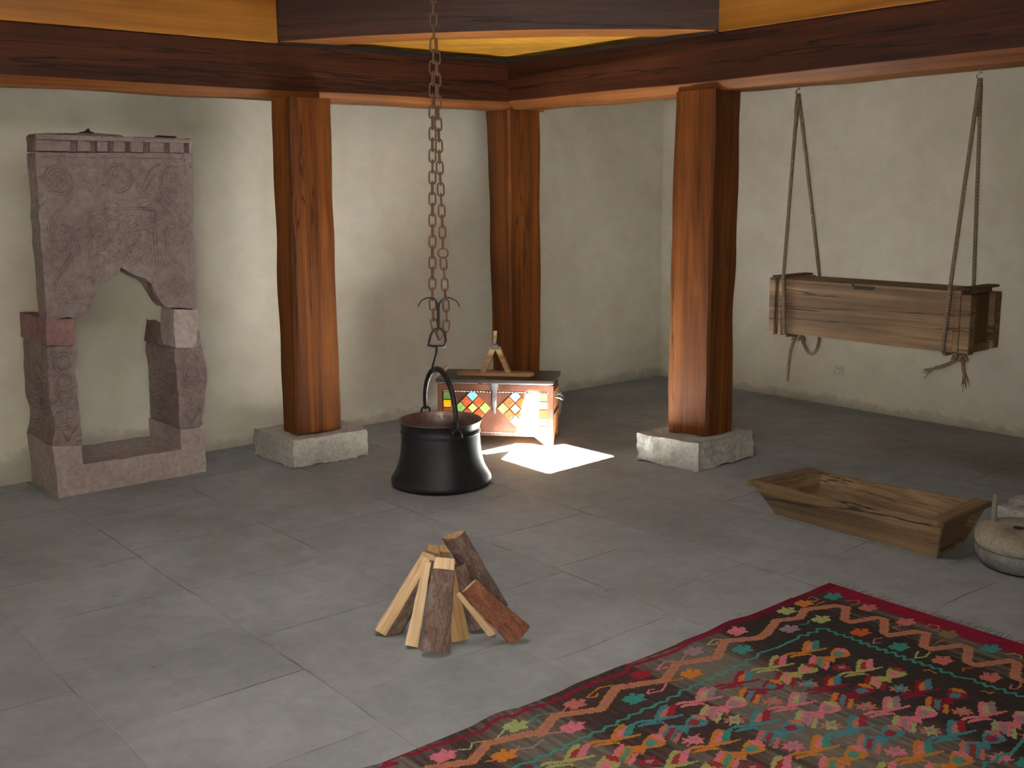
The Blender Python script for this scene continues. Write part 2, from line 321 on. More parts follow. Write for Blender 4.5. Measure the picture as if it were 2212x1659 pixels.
RUG_UNIT=[('base',[(-0.131,0.017),(-0.097,0.013),(-0.066,-0.01),(-0.005,-0.033),(0.031,-0.044),(0.024,-0.052),(-0.017,-0.042),(-0.075,-0.019),(-0.108,0.001),(-0.134,0.007)]),('base',[(-0.132,-0.004),(-0.102,-0.007),(-0.076,-0.019),(-0.055,-0.036),(-0.058,-0.059),(-0.065,-0.042),(-0.089,-0.029),(-0.117,-0.018),(-0.134,-0.013)]),('base',[(-0.069,-0.012),(-0.039,0.008),(-0.009,0.025),(0.016,0.036),(0.033,0.031),(0.033,0.015),(-0.024,-0.022),(-0.005,-0.033),(-0.012,-0.038),(-0.061,-0.028)]),('a',[(-0.005,0.012),(0.031,0.015),(0.003,-0.003),(-0.026,-0.022),(-0.043,-0.01)]),('b',[(0.031,0.015),(0.05,0.017),(0.061,0.007),(0.024,-0.016),(0.0,-0.034),(-0.026,-0.022)]),('base',[(-0.021,-0.093),(0.011,-0.075),(0.044,-0.065),(0.06,-0.079),(0.068,-0.095),(0.055,-0.118),(0.042,-0.133),(0.018,-0.134),(-0.006,-0.124),(-0.021,-0.117),(-0.023,-0.104)]),('a',[(0.044,-0.065),(0.061,-0.078),(0.069,-0.094),(0.051,-0.122),(0.041,-0.101),(0.035,-0.084)]),('b',[(0.001,-0.087),(0.024,-0.086),(0.033,-0.1),(0.026,-0.118),(0.0,-0.117),(-0.013,-0.103)]),('a',[(-0.058,-0.051),(-0.085,-0.056),(-0.125,-0.078),(-0.117,-0.092),(-0.082,-0.078),(-0.058,-0.065)]),('base',[(-0.059,-0.064),(-0.037,-0.083),(-0.021,-0.096),(-0.023,-0.115),(-0.054,-0.134),(-0.058,-0.117),(-0.066,-0.106),(-0.114,-0.13),(-0.125,-0.129),(-0.115,-0.103),(-0.118,-0.09),(-0.081,-0.076)]),('b',[(-0.063,-0.075),(-0.053,-0.09),(-0.098,-0.112),(-0.122,-0.123),(-0.115,-0.103)]),('a',[(-0.07,-0.108),(-0.059,-0.118),(-0.096,-0.14),(-0.122,-0.151),(-0.124,-0.135),(-0.093,-0.122)]),('s1',[(-0.085,-0.137),(-0.075,-0.158),(-0.097,-0.171),(-0.11,-0.16),(-0.092,-0.154)]),('s1',[(-0.051,-0.173),(-0.031,-0.184),(-0.05,-0.185),(-0.057,-0.204),(-0.074,-0.192)]),('s2',[(-0.059,-0.143),(-0.056,-0.158),(-0.03,-0.157),(-0.05,-0.174),(-0.083,-0.2),(-0.085,-0.182),(-0.109,-0.184),(-0.082,-0.162)]),('lil',[(-0.068,-0.158),(-0.052,-0.17),(-0.068,-0.182),(-0.083,-0.17)])]
RUG_STAR=[(0.021,0.038),(0.027,0.023),(0.017,0.005),(0.035,0.017),(0.052,0.0),(0.031,-0.01),(0.027,-0.029),(-0.005,-0.023),(-0.019,-0.026),(-0.035,-0.019),(-0.03,-0.003),(-0.038,0.006),(-0.032,0.024),(-0.014,0.029),(0.005,0.025)]
RUG_VINE=[(1.645,2.273),(1.694,2.249),(1.792,2.299),(1.954,2.245),(1.943,2.236),(2.051,2.3),(2.191,2.237),(2.327,2.305),(2.384,2.282),(2.333,2.306),(2.485,2.242),(2.606,2.304),(2.755,2.246),(2.879,2.315),(2.989,2.251),(3.045,2.257),(3.169,2.312),(3.255,2.271),(3.334,2.306),(3.466,2.254),(3.478,2.217),(3.371,2.155),(3.366,2.126),(3.478,2.088),(3.483,2.058),(3.378,1.995),(3.364,1.968),(3.47,1.923),(3.482,1.889),(3.375,1.84),(3.369,1.81),(3.48,1.757),(3.48,1.729),(3.37,1.677),(3.363,1.644),(3.487,1.584),(3.483,1.56),(3.371,1.514),(3.37,1.484)]
RUG_TEAL=[(1.789,2.15),(1.832,2.132),(1.857,2.149),(1.887,2.133),(1.913,2.145),(1.938,2.133),(1.961,2.144),(1.996,2.139),(2.018,2.151),(2.042,2.136),(2.07,2.149),(2.098,2.135),(2.126,2.149),(2.153,2.136),(2.181,2.15),(2.212,2.141),(2.232,2.153),(2.265,2.142),(2.29,2.155),(2.32,2.141),(2.355,2.151),(2.383,2.14),(2.408,2.154),(2.437,2.141),(2.475,2.163),(2.5,2.148),(2.521,2.161),(2.555,2.151),(2.585,2.163),(2.609,2.149),(2.639,2.163),(2.67,2.149),(2.695,2.161),(2.729,2.152),(2.754,2.164),(2.786,2.15),(2.78,2.149),(2.814,2.168),(2.851,2.157),(2.889,2.175),(2.929,2.169),(2.98,2.162),(3.037,2.164),(3.093,2.162),(3.123,2.175),(3.145,2.156),(3.166,2.169),(3.197,2.151),(3.22,2.17),(3.25,2.145),(3.235,2.126),(3.244,2.11),(3.229,2.091),(3.248,2.076),(3.231,2.059),(3.249,2.044),(3.232,2.027),(3.247,2.007),(3.224,1.989),(3.247,1.977),(3.225,1.958),(3.245,1.942),(3.226,1.922),(3.25,1.908),(3.224,1.892),(3.251,1.876),(3.227,1.854),(3.248,1.837),(3.221,1.819),(3.246,1.804),(3.226,1.788),(3.247,1.776),(3.23,1.757),(3.249,1.741),(3.232,1.723),(3.25,1.707),(3.228,1.688),(3.249,1.67),(3.23,1.648),(3.244,1.619),(3.259,1.594),(3.241,1.578),(3.256,1.559),(3.237,1.545),(3.259,1.532),(3.244,1.514),(3.266,1.496),(3.243,1.48),(3.265,1.461),(3.248,1.446),(3.263,1.433)]
RUG_CRIM=[(1.439,2.42),(1.506,2.404),(1.557,2.413),(1.591,2.389),(1.659,2.391),(1.704,2.38),(1.839,2.366),(1.865,2.376),(1.916,2.382),(1.955,2.365),(2.015,2.388),(2.046,2.379),(2.098,2.369),(2.121,2.379),(2.15,2.366),(2.184,2.379),(2.239,2.375),(2.267,2.37),(2.3,2.379),(2.34,2.37),(2.377,2.371),(2.432,2.363),(2.471,2.393),(2.571,2.383),(2.664,2.375),(2.816,2.385),(2.937,2.382)]
RUG_STARS=[('green',(1.913,2.314)),('salm',(2.148,2.314)),('pink',(2.042,2.209)),('orange',(1.782,2.213)),('pink',(1.648,2.325)),('red',(2.456,2.319)),('lil',(2.726,2.329)),('orange',(2.588,2.22)),('teal',(2.314,2.216)),('pink',(2.975,2.333)),('teal',(2.866,2.23)),('green',(3.271,2.343)),('orange',(3.382,2.344)),('teal',(3.533,2.314)),('green',(3.302,2.21)),('lil',(3.14,2.231)),('salm',(3.534,2.16)),('rust',(3.308,2.047)),('salm',(3.517,1.992)),('teal',(3.301,1.889)),('olive',(3.53,1.833)),('teal',(3.526,1.675)),('salm',(3.312,1.734)),('salm',(3.311,1.565))]
RUG_HOOKS=[('pink',[(2.617,2.323),(2.587,2.342),(2.522,2.315),(2.556,2.307),(2.567,2.311)]),('pink',[(2.472,2.222),(2.426,2.199),(2.373,2.214),(2.398,2.229),(2.415,2.221)]),('green',[(2.883,2.334),(2.859,2.348),(2.806,2.333),(2.833,2.317),(2.85,2.325)]),('orange',[(2.331,2.327),(2.286,2.34),(2.211,2.32),(2.232,2.302),(2.254,2.313)]),('teal',[(2.058,2.317),(2.01,2.335),(1.969,2.315),(1.988,2.299),(1.999,2.306)]),('lil',[(1.931,2.21),(1.877,2.195),(1.833,2.218),(1.853,2.226)]),('salm',[(3.448,2.369),(3.47,2.369),(3.466,2.335),(3.425,2.334),(3.419,2.357)]),('salm',[(3.419,2.312),(3.466,2.308)]),('teal',[(3.205,2.231),(3.231,2.218),(3.261,2.233)]),('rust',[(3.507,2.219),(3.548,2.21),(3.58,2.228),(3.535,2.258)]),('salm',[(3.325,1.971),(3.3,1.984),(3.261,1.965),(3.286,1.951)]),('salm',[(3.484,1.988),(3.437,1.997),(3.437,1.966)]),('salm',[(3.541,1.923),(3.569,1.923),(3.579,1.898),(3.553,1.881),(3.523,1.892)]),('salm',[(3.428,1.824),(3.473,1.822)]),('green',[(3.343,1.797),(3.297,1.788),(3.26,1.805),(3.317,1.826)]),('rust',[(3.291,1.647),(3.308,1.658),(3.335,1.641)]),('green',[(3.527,1.618),(3.551,1.604),(3.551,1.577),(3.529,1.569)]),('orange',[(3.196,1.735),(3.212,1.727),(3.207,1.699)]),('salm',[(3.354,1.487),(3.328,1.473),(3.295,1.471),(3.283,1.487),(3.314,1.497)]),('orange',[(3.196,1.537),(3.206,1.529),(3.198,1.512),(3.223,1.508)]),('orange',[(1.726,2.222),(1.748,2.213),(1.766,2.212)]),('salm',[(2.072,2.299),(2.096,2.307),(2.127,2.326)]),('green',[(1.829,2.302),(1.858,2.313),(1.88,2.321)]),('pink',[(1.966,2.226),(1.997,2.213),(2.014,2.202)]),('orange',[(2.495,2.234),(2.519,2.22),(2.547,2.216)]),('red',[(2.372,2.302),(2.406,2.311),(2.43,2.309)]),('lil',[(2.64,2.31),(2.665,2.324),(2.69,2.331)]),('green',[(1.793,2.315),(1.756,2.33),(1.733,2.306),(1.705,2.325)])]
# ================================================================ the room
WX, WY, X0, Y0, ZC = 6.8, 6.26, -2.2, -1.0, 2.95
struct(MB().box((X0-.2, Y0-.2, -.12), (WX+.2, WY+.2, 0)).build('floor', M['floor']))
struct(MB().box((X0-.2, WY, 0), (WX+.2, WY+.25, ZC+.1)).build('wall_left', M['plaster']))
struct(MB().box((WX, Y0-.2, 0), (WX+.25, WY, ZC+.1)).build('wall_right', M['plaster']))
struct(MB().box((X0-.2, Y0-.25, 0), (WX, Y0, ZC+.1)).build('wall_front', M['plaster']))
wb = MB(); wb.box((X0-.25, Y0, 0), (X0, 1.05, ZC+.1)); wb.box((X0-.25, 2.15, 0), (X0, WY, ZC+.1)); wb.box((X0-.25, 1.05, 2.25), (X0, 2.15, ZC+.1))
struct(wb.build('wall_back', M['plaster']))
# ceiling over the middle with an unseen hole shaped to cast the sun patch
def project_up(p, z): k = z; return (p[0]-SUN_TRAVEL.x*k, p[1]-SUN_TRAVEL.y*k)
SUNPOLY = [(3.945, 5.125), (3.975, 5.065), (4.17, 5.035), (3.965, 4.895), (3.955, 4.475), (4.50, 4.515), (4.485, 4.93), (4.40, 4.945), (4.33, 5.04), (4.47, 5.22), (4.42, 5.28), (4.255, 5.135)]
def holed_slab(name, outer, holes, z, th, mat):
    bm = bmesh.new(); rings = []
    for zz in (z, z+th):
        edges = []
        for loop in [outer]+holes:
            vs = [bm.verts.new((x, y, zz)) for x, y in loop]
            edges += [bm.edges.new((vs[i], vs[(i+1) % len(vs)])) for i in range(len(vs))]
            rings.append(vs)
        bmesh.ops.triangle_fill(bm, use_beauty=True, edges=edges)
    n = 1+len(holes)
    for i in range(n):
        a, b = rings[i], rings[i+n]
        for k in range(len(a)): bm.faces.new((a[k], a[(k+1) % len(a)], b[(k+1) % len(a)], b[k]))
    bmesh.ops.recalc_face_normals(bm, faces=bm.faces)
    me = bpy.data.meshes.new(name); bm.to_mesh(me); bm.free(); me.materials.append(mat)
    o = bpy.data.objects.new(name, me); COL.objects.link(o); return o
struct(holed_slab('ceiling', [(X0-.2, Y0-.2), (WX+.2, Y0-.2), (WX+.2, WY+.2), (X0-.2, WY+.2)],
    [[project_up(p, ZC+.10) for p in SUNPOLY]], ZC+.10, .004, M['roof']))
# soffit boards over the outer aisle and the cut-off corner: grooved yellow boards
DA, DB = Vector((3.02, 5.72)), Vector((4.70, 3.93))      # front lower edge of the diagonal beam
cb = MB(); dn = Vector((1, 1)).normalized(); dt = Vector((1, -1)).normalized()
for k in range(34):
    c0 = Vector((3.88, 4.88)) + dn*(.24 + .045*k); hw = 2.4
    z = 2.446
    a = c0-dt*hw; b = c0+dt*hw
    poly = [a, b, b+dn*.033, a+dn*.033]
    # clip to the corner square
    def clip(P, ax, v, keep_less):
        out = []
        for i in range(len(P)):
            p, q = P[i], P[(i+1) % len(P)]; ip = (p[ax] <= v) == keep_less; iq = (q[ax] <= v) == keep_less
            if ip: out.append(p)
            if ip != iq: t_ = (v-p[ax])/(q[ax]-p[ax]); out.append(p+(q-p)*t_)
        return out
    poly = clip(poly, 0, 5.05, True); poly = clip(poly, 1, 6.0, True) if poly else poly
    if len(poly) >= 3: cb.prism([(p.x, p.y, z) for p in poly], (0, 0, 0), (0, 0, .02))
TB = thing('corner_ceiling', 'bright yellow grooved boards closing the ceiling corner behind the dark diagonal beam', 'ceiling', (4.3, 5.3, 2.425))
o = cb.build('ceiling_boards', M['ceiling_wood'], TB, bevel=.004)
MB().box((3.03, 5.705, 2.402), (4.70, 5.74, 2.424)).build('dark_strip', M['clamp'], TB)  # dark strip between beam top and ceiling boards
MB().box((4.685, 3.93, 2.402), (4.72, 5.705, 2.424)).build('dark_strip', M['clamp'], TB)
sb = MB(); sb.box((X0, 5.98, 2.405), (WX, WY, 2.43)); sb.box((5.06, Y0, 2.405), (WX, 5.98, 2.43))
o = struct(sb.build('ceiling', M['roof']))

# ---------------------------------------------------------------- beams
def beam(name, axis, a0, a1, face, back, zb, zt, ch, mat, label, group=None, cham=.05):
    mb = MB(); N = 60; prof = []
    sg = 1 if back > face else -1
    for i in range(N+1):
        a = a0+(a1-a0)*i/N
        w1 = nz(a, 1.3+face, 0, 1.7)*.012; w2 = nz(a, 7.3, face, 2.3)*.012; w3 = nz(a, 3.3, face, 1.1)*.014
        s = [(face+w1*.6, zt), (back, zt), (back+w3*.7, zb+w2+.01), (face+cham*sg+w3, zb+w2), (face+w1*.5, zb+ch+w3)]
        prof.append([((a, d, z) if axis == 'X' else (d, a, z)) for d, z in s])
    vs = [p for r_ in prof for p in r_]; fs = []
    for i in range(N):
        for k in range(5):
            fs.append((i*5+k, i*5+(k+1) % 5, (i+1)*5+(k+1) % 5, (i+1)*5+k))
    fs += [tuple(range(5)), tuple(N*5+k for k in range(5))[::-1]]
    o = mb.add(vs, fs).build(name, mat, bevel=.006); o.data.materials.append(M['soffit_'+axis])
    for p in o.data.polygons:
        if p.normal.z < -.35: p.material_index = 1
    return tag(o, label, 'beam', group)
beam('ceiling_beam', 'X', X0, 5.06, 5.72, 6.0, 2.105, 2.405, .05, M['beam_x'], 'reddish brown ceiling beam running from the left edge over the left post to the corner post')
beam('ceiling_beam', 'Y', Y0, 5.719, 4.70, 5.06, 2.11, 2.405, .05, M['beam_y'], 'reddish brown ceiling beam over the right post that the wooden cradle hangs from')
# diagonal beam
mb = MB(); dv = (DB-DA); L = dv.length; du = dv.normalized(); dp = Vector((du.y, -du.x));  dp = -dp if dp.dot(Vector((1, 1))) < 0 else dp
cx = MB(); NS = 14; vs = []; fs = []
for i in range(NS+1):
    f = i/NS; p = DA+du*(-.02+(L+.04)*f); zz = 2.412+.03*math.sin(PI*f)**.8
    vs += [(p.x, p.y, zz), (p.x+dp.x*.29, p.y+dp.y*.29, zz), (p.x+dp.x*.29, p.y+dp.y*.29, 2.93), (p.x, p.y, 2.93)]
for i in range(NS):
    for k in range(4): fs.append((i*4+k, i*4+(k+1) % 4, (i+1)*4+(k+1) % 4, (i+1)*4+k))
fs += [(0, 1, 2, 3), tuple(NS*4+k for k in (3, 2, 1, 0))]; cx.add(vs, fs)
o = cx.build('diagonal_beam', M['dark_beam'], bevel=.008); tag(o, 'very dark brown diagonal beam cutting across the ceiling corner behind the chain', 'beam')
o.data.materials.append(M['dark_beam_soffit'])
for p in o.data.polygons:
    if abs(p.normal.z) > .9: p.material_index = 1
# fascia boards on top of the beams
o = MB().box((X0, 5.70, 2.407), (3.02, 5.76, 3.04)).build('fascia_board', M['yellow_x'], bevel=.004); tag(o, 'honey yellow planed board standing on the left ceiling beam, top left corner', 'board')
o = MB().box((4.685, Y0, 2.407), (4.745, 3.93, 3.04)).build('fascia_board', M['yellow_y'], bevel=.004); tag(o, 'honey yellow planed board standing on the right ceiling beam above the cradle', 'board')

# ---------------------------------------------------------------- posts and plinths
def lerp2(a, b, t): return (a[0]+(b[0]-a[0])*t, a[1]+(b[1]-a[1])*t)
def post(base4, top4, z0, z1, label, sd, off=(0, 0)):
    """corners: 0 front arris, 1 right, 2 back, 3 left"""
    t = thing('timber_post', label, 'post', (*base4[0], z0)); mb = MB(); N = 26; ch = .014; rings = []
    for i in range(N+1):
        f = i/N; c = [Vector(lerp2(base4[k], top4[k], f)) for k in range(4)]; r_ = []
        cen = (c[0]+c[1]+c[2]+c[3])/4; z = z0+(z1-z0)*f
        for k in range(4):
            p = c[k]; a = (c[(k-1) % 4]-p).normalized(); b = (c[(k+1) % 4]-p).normalized()
            w = nz(k*3.1+sd, z, 0, 1.6)*.010+nz(k*5.1+sd, z, 2, 5)*.004
            cc = ch*(1+.8*nz(sd, z, k*2, 3)); p = p+(p-cen).normalized()*w
            r_ += [p+a*cc, p+b*cc]
        rings.append([(p.x, p.y, z) for p in r_])
    vs = [p for r_ in rings for p in r_]; fs = [tuple(range(8))[::-1], tuple(N*8+k for k in range(8))]
    for i in range(N):
        for k in range(8): fs.append((i*8+k, i*8+(k+1) % 8, (i+1)*8+(k+1) % 8, (i+1)*8+k))
    mb.add(vs, fs).build('shaft', M['post'], t); return t
def plinth(q, h, label, sd):
    mb = rough((([(*p, 0) for p in q]), [(*p, h) for p in q]), 22, .016, 9, sd)
    o = mb.build('stone_plinth', M['plinth'], smooth=False); tag(o, label, 'plinth', None); return o
PH = .17
post([(2.987, 5.63), (3.28, 5.605), (3.28, 5.80), (2.99, 5.80)], [(3.05, 5.63), (3.305, 5.63), (3.30, 5.86), (3.0, 5.80)], PH, 2.112, 'reddish brown square timber post on a stone block, left of the hanging chain', 1.0)
post([(4.77, 4.012), (4.995, 4.012), (4.98, 4.27), (4.705, 4.27)], [(4.69, 3.95), (4.955, 3.975), (4.96, 4.25), (4.70, 4.252)], PH, 2.118, 'reddish brown square timber post with a sunlit orange face, between chest and cradle', 4.0)
post([(4.715, 5.735), (5.0, 5.735), (5.0, 5.94), (4.72, 5.94)], [(4.72, 5.735), (5.006, 5.735), (5.0, 5.985), (4.72, 5.985)], PH, 2.112, 'reddish brown corner post rising behind the tiled chest', 7.0)
post([(4.86, 1.80), (5.1, 1.80), (5.1, 2.03), (4.86, 2.03)], [(4.82, 1.80), (5.06, 1.80), (5.06, 2.03), (4.82, 2.03)], PH, 2.112, 'timber post standing on the white stone block beside the millstones', 11.0)
plinth([(2.90, 5.515), (3.40, 5.50), (3.42, 5.98), (2.885, 5.99)], PH, 'rough white stone block under the left timber post', 2.0)
plinth([(4.60, 3.925), (5.11, 3.935), (5.12, 4.36), (4.535, 4.345)], PH, 'rough white stone block under the timber post between chest and cradle', 5.0)
plinth([(4.60, 5.62), (5.10, 5.62), (5.10, 6.10), (4.60, 6.10)], PH, 'white stone block under the corner post, mostly hidden by the chest', 8.0)
plinth([(4.69, 1.70), (5.22, 1.70), (5.22, 2.265), (4.69, 2.265)], PH, 'pale stone block behind the round millstones at the right edge', 12.0)

# ================================================================ carved stone portal
T = thing('stone_portal', 'carved pinkish stone fireplace surround with a pointed arch standing against the left wall', 'fireplace surround', (2.08, 5.8, 0))
FY = 5.80
def face_prism(pts, d0, d1, jit=.003, step=.03, sd=0.):
    """front outline (x,z) resampled and roughened, extruded from y=FY+d0 to FY+d1"""
    P = []
    for i in range(len(pts)):
        a, b = Vector(pts[i]), Vector(pts[(i+1) % len(pts)]); n = max(1, int((b-a).length/step))
        for k in range(n):
            p = a+(b-a)*k/n; P.append(Vector((p.x+nz(p.x, p.y, sd, 14)*jit*2, p.y+nz(p.x, p.y, sd+4, 14)*jit*2)))
    n = len(P); mb = MB(); L_ = 5; vs = []
    for j in range(L_+1):
        f = j/L_
        for p in P:
            w = nz(p.x*2, p.y*2, f*3+sd, 3)*jit*2.5*(0 if j == 0 else 1)
            vs.append((p.x+w, FY+d0+(d1-d0)*f, p.y+w))
    fs = [list(range(n)), list(range(L_*n, L_*n+n))[::-1]]
    for j in range(L_):
        for i in range(n): fs.append((j*n+i, j*n+(i+1) % n, (j+1)*n+(i+1) % n, (j+1)*n+i))
    return mb.add(vs, fs)
slab = [(1.697, 1.792), (2.518, 1.797), (2.509, 1.578), (2.501, 1.323), (2.492, 1.071), (2.49, .945), (2.319, .963), (2.29, .996), (2.259, 1.052), (2.242, 1.1), (2.21, 1.132), (2.164, 1.148), (2.132, 1.166), (2.087, 1.201),
        (2.066, 1.163), (2.024, 1.133), (1.978, 1.122), (1.95, 1.092), (1.928, 1.048), (1.911, 1.035), (1.898, .992), (1.877, .967), (1.844, .951), (1.683, .951), (1.685, 1.028), (1.687, 1.216), (1.689, 1.464), (1.695, 1.677)]
S1 = face_prism(slab, 0, .14, .0025, .03, 1).build('arched_slab', M['tuff_carved'], T)
cor = MB(); v = face_prism([(1.697, 1.797), (2.518, 1.797), (2.527, 1.869), (2.519, 1.879), (2.411, 1.881), (2.16, 1.878), (2.138, 1.886), (2.068, 1.892), (1.868, 1.892), (1.71, 1.884), (1.697, 1.87)], .022, .14, .003, .03, 2)
v.build('cornice_block', M['tuff_dark'], T)
mb = MB(); xs = [1.70, 1.875, 1.905, 1.975, 2.005, 2.063, 2.092, 2.155, 2.182, 2.252, 2.283, 2.365, 2.395, 2.478, 2.502, 2.524]
for i in range(0, len(xs)-1, 2):
    a, b = xs[i], xs[i+1]
    mb.prism([(a, FY, 1.80), (b-.004, FY, 1.80), (b, FY, 1.852), (a+.004, FY, 1.856)], (0, .0, 0), (0, .03, 0))
mb.build('stepped_teeth', M['tuff'], T, bevel=.004)
MB().prism([(1.70, FY, 1.856), (2.52, FY, 1.853), (2.524, FY, 1.874), (2.13, FY, 1.879), (1.705, FY, 1.885)], (0, -.002, 0), (0, .03, 0)).build('top_lip', M['tuff'], T, bevel=.004)
face_prism([(1.68, .951), (1.822, .943), (1.815, .812), (1.816, .803), (1.673, .815)], 0, .455, .002, .03, 3).build('capital_block', M['tuff_red'], T)
face_prism([(1.676, .812), (1.816, .80), (1.811, .628), (1.81, .517), (1.812, .458), (1.807, .267), (1.659, .284), (1.683, .424), (1.668, .481), (1.669, .604)], .006, .44, .006, .03, 4).build('jamb_stone', M['tuff_carved'], T)
face_prism([(2.357, .952), (2.487, .942), (2.501, .912), (2.484, .834), (2.478, .761), (2.455, .729), (2.354, .736), (2.349, .824)], -.01, .18, .003, .03, 5).build('capital_block', M['tuff_pale'], T)
face_prism([(2.354, .734), (2.455, .727), (2.478, .761), (2.486, .833), (2.499, .825), (2.511, .722), (2.531, .601), (2.521, .499), (2.5, .382), (2.488, .279), (2.472, .27), (2.35, .269), (2.355, .409), (2.353, .665)], .004, .43, .006, .03, 6).build('jamb_stone', M['tuff_carved'], T)
face_prism([(2.34, .736), (2.36, .84), (2.36, .86), (2.36, .72)], .2, .42, .004, .03, 7).build('broken_stone', M['tuff_dark'], T)
face_prism([(1.658, .284), (1.806, .265), (1.805, .161), (2.35, .154), (2.353, .269), (2.475, .266), (2.498, .194), (2.492, .0), (1.668, .0), (1.665, .123)], 0, .459, .003, .03, 8).build('sill_stone', M['tuff_pale'], T)
# carved ornament
rel = MB(); RR = .006
def circ(cx_, cz_, r, n=28, a0=0, a1=2*PI): return [(cx_+r*math.cos(a0+(a1-a0)*k/n), FY-.001, cz_+r*math.sin(a0+(a1-a0)*k/n)) for k in range(n+(0 if abs(a1-a0-2*PI) < .01 else 1))]
def rline(pts, r=RR): rel.tube([(x, FY-.001, z) for x, z in pts], r, 6)
for cx_, cz_, r in [(1.80, 1.655, .068), (1.80, 1.36, .066), (1.80, 1.08, .062), (2.108, 1.66, .075), (2.40, 1.652, .068), (2.40, 1.36, .064), (2.405, 1.075, .062)]:
    for q in (1, .82): rel.tube(circ(cx_, cz_, r*q), RR, 6, True)
    for k in range(6):
        a = k*PI/3+cx_; rel.tube(circ(cx_+math.cos(a)*r*.42, cz_+math.sin(a)*r*.42, r*.2, 10), RR*.7, 5, True)
    rel.tube(circ(cx_, cz_, r*.14, 8), RR*.8, 5, True)
for s, xc in ((1, 1.80), (-1, 2.40)):
    for z0_, z1_ in ((1.585, 1.43), (1.29, 1.145)):
        for d in (-.010, .004, .018):
            rline([(xc+s*(.062*math.cos(PI*k/12))+d, z0_+.03+(z1_-z0_-.06)*k/12) for k in range(13)])
for s in (-1, 1):
    rline([(2.108+s*.085, 1.63), (2.108+s*.12, 1.60), (2.108+s*.15, 1.66), (2.108+s*.19, 1.72), (2.108+s*.23, 1.735)]); rline([(2.108+s*.09, 1.60), (2.108+s*.13, 1.57), (2.108+s*.17, 1.64), (2.108+s*.2, 1.69)])
rline([(1.925, 1.512), (2.285, 1.505)], .004); rline([(1.925, 1.50), (2.285, 1.494)], .003)
for x in (1.925, 1.94, 2.272, 2.29): rline([(x, 1.50), (x+(.002 if x < 2 else .004), 1.15 if x > 2 else 1.12)], .003)
for x in (1.735,): rline([(1.725, 1.77), (2.49, 1.765)], .003)
rline([(2.475, 1.765), (2.465, 1.40), (2.47, 1.0)], .003)
for s in (-1, 1):
    for k, (dx, cz_, r) in enumerate([(.055, 1.42, .045), (.11, 1.34, .05), (.06, 1.27, .04), (.13, 1.23, .035)]):
        rel.tube(circ(2.108+s*dx, cz_, r, 20, .5 if s > 0 else PI-.5, (.5+5 if s > 0 else PI-.5-5)), RR, 6)
        rel.tube(circ(2.108+s*dx, cz_, r*.55, 14, 2, 6.5), RR*.8, 6)
rel.build('carved_scrolls', M['tuff'], S1 and T, smooth=True)
for cx_, zs in ((1.745, (.72, .62, .54)), (2.44, (.66, .58))):
    rel = MB()
    for z_ in zs:
        rel.tube(circ(cx_, z_, .046), RR, 6, True); rel.tube(circ(cx_, z_, .03, 14, z_*9, z_*9+5), RR*.8, 6)
    x0 = 1.69 if cx_ < 2 else 2.375
    rline([(x0, .46), (x0+.11, .47)], .003)
    for k in range(3): rline([(x0+.05, .30 if k != 1 else .45), (x0+.01+.045*k, .38), (x0+.09, .36)], .003)
    rel.build('carved_scrolls', M['tuff'], T, smooth=True)
rel = MB()
rline([(2.38, .81), (2.46, .81), (2.462, .74), (2.385, .738), (2.38, .81)], .003); rel.build('carved_frame', M['tuff_pale'], T, smooth=True)
rel = MB(); rline([(2.39, .75), (2.41, .79), (2.45, .80), (2.455, .785), (2.43, .78), (2.41, .745)], .003); rel.build('carved_leaf', M['tuff_pale'], T, smooth=True)
MB().tube([(1.94, FY+.05, 1.893), (1.98, FY+.05, 1.899), (2.02, FY+.08, 1.895)], .007, 6).tube([(1.965, FY+.05, 1.90), (1.985, FY+.05, 1.915), (2.0, FY+.07, 1.897)], .005, 6).build('iron_clamp', M['clamp'], T)
MB().obox((2.35, FY+.03, 1.884), (.1, 0, -.003), (0, .05, 0), (0, 0, .008)).build('iron_clamp', M['clamp'], T)

# ================================================================ hanging chain
PC = Vector((3.37, 4.71)); RV = Vector((.813, -.582)); FV = Vector((.582, .813))
def cp(l, z, d=0.0): return Vector((PC.x+RV.x*l+FV.x*d, PC.y+RV.y*l+FV.y*d, z))
T = thing('rusty_chain', 'long rusty iron chain hanging doubled from the roof over the black cauldron', 'chain', tuple(cp(.01, 3.04)))
def link_mesh():
    mb = MB(); pts = []; L_, W_ = .068, .034
    for k in range(16):
        a = 2*PI*k/16; x = math.cos(a)*W_/2; z = math.sin(a)
        z = (L_/2-W_/2)*(1 if z > .02 else -1 if z < -.02 else 0)+z*W_/2*1.0
        pts.append((x, 0, z))
    o = mb.tube(pts, .0048, 7, True).build('chain_link', M['rust'], T, smooth=True); return o
first = link_mesh()
L0 = first.data; first.data.transform(Matrix.Translation(Vector(T['base'])))   # centred link mesh
used = [False]
def put_link(p, d, turn, s=1.0):
    o = first if not used[0] else first.copy()
    if used[0]: COL.objects.link(o); o.parent = T
    used[0] = True
    z = d.normalized(); x = (Vector((RV.x, RV.y, 0))*math.cos(turn)+Vector((FV.x, FV.y, 0))*math.sin(turn)); x = (x-z*x.dot(z)).normalized(); y = z.cross(x)
    m_ = Matrix((x, y, z)).transposed().to_4x4(); m_.translation = p-Vector(T['base']); o.matrix_basis = m_ @ Matrix.Scale(s, 4)
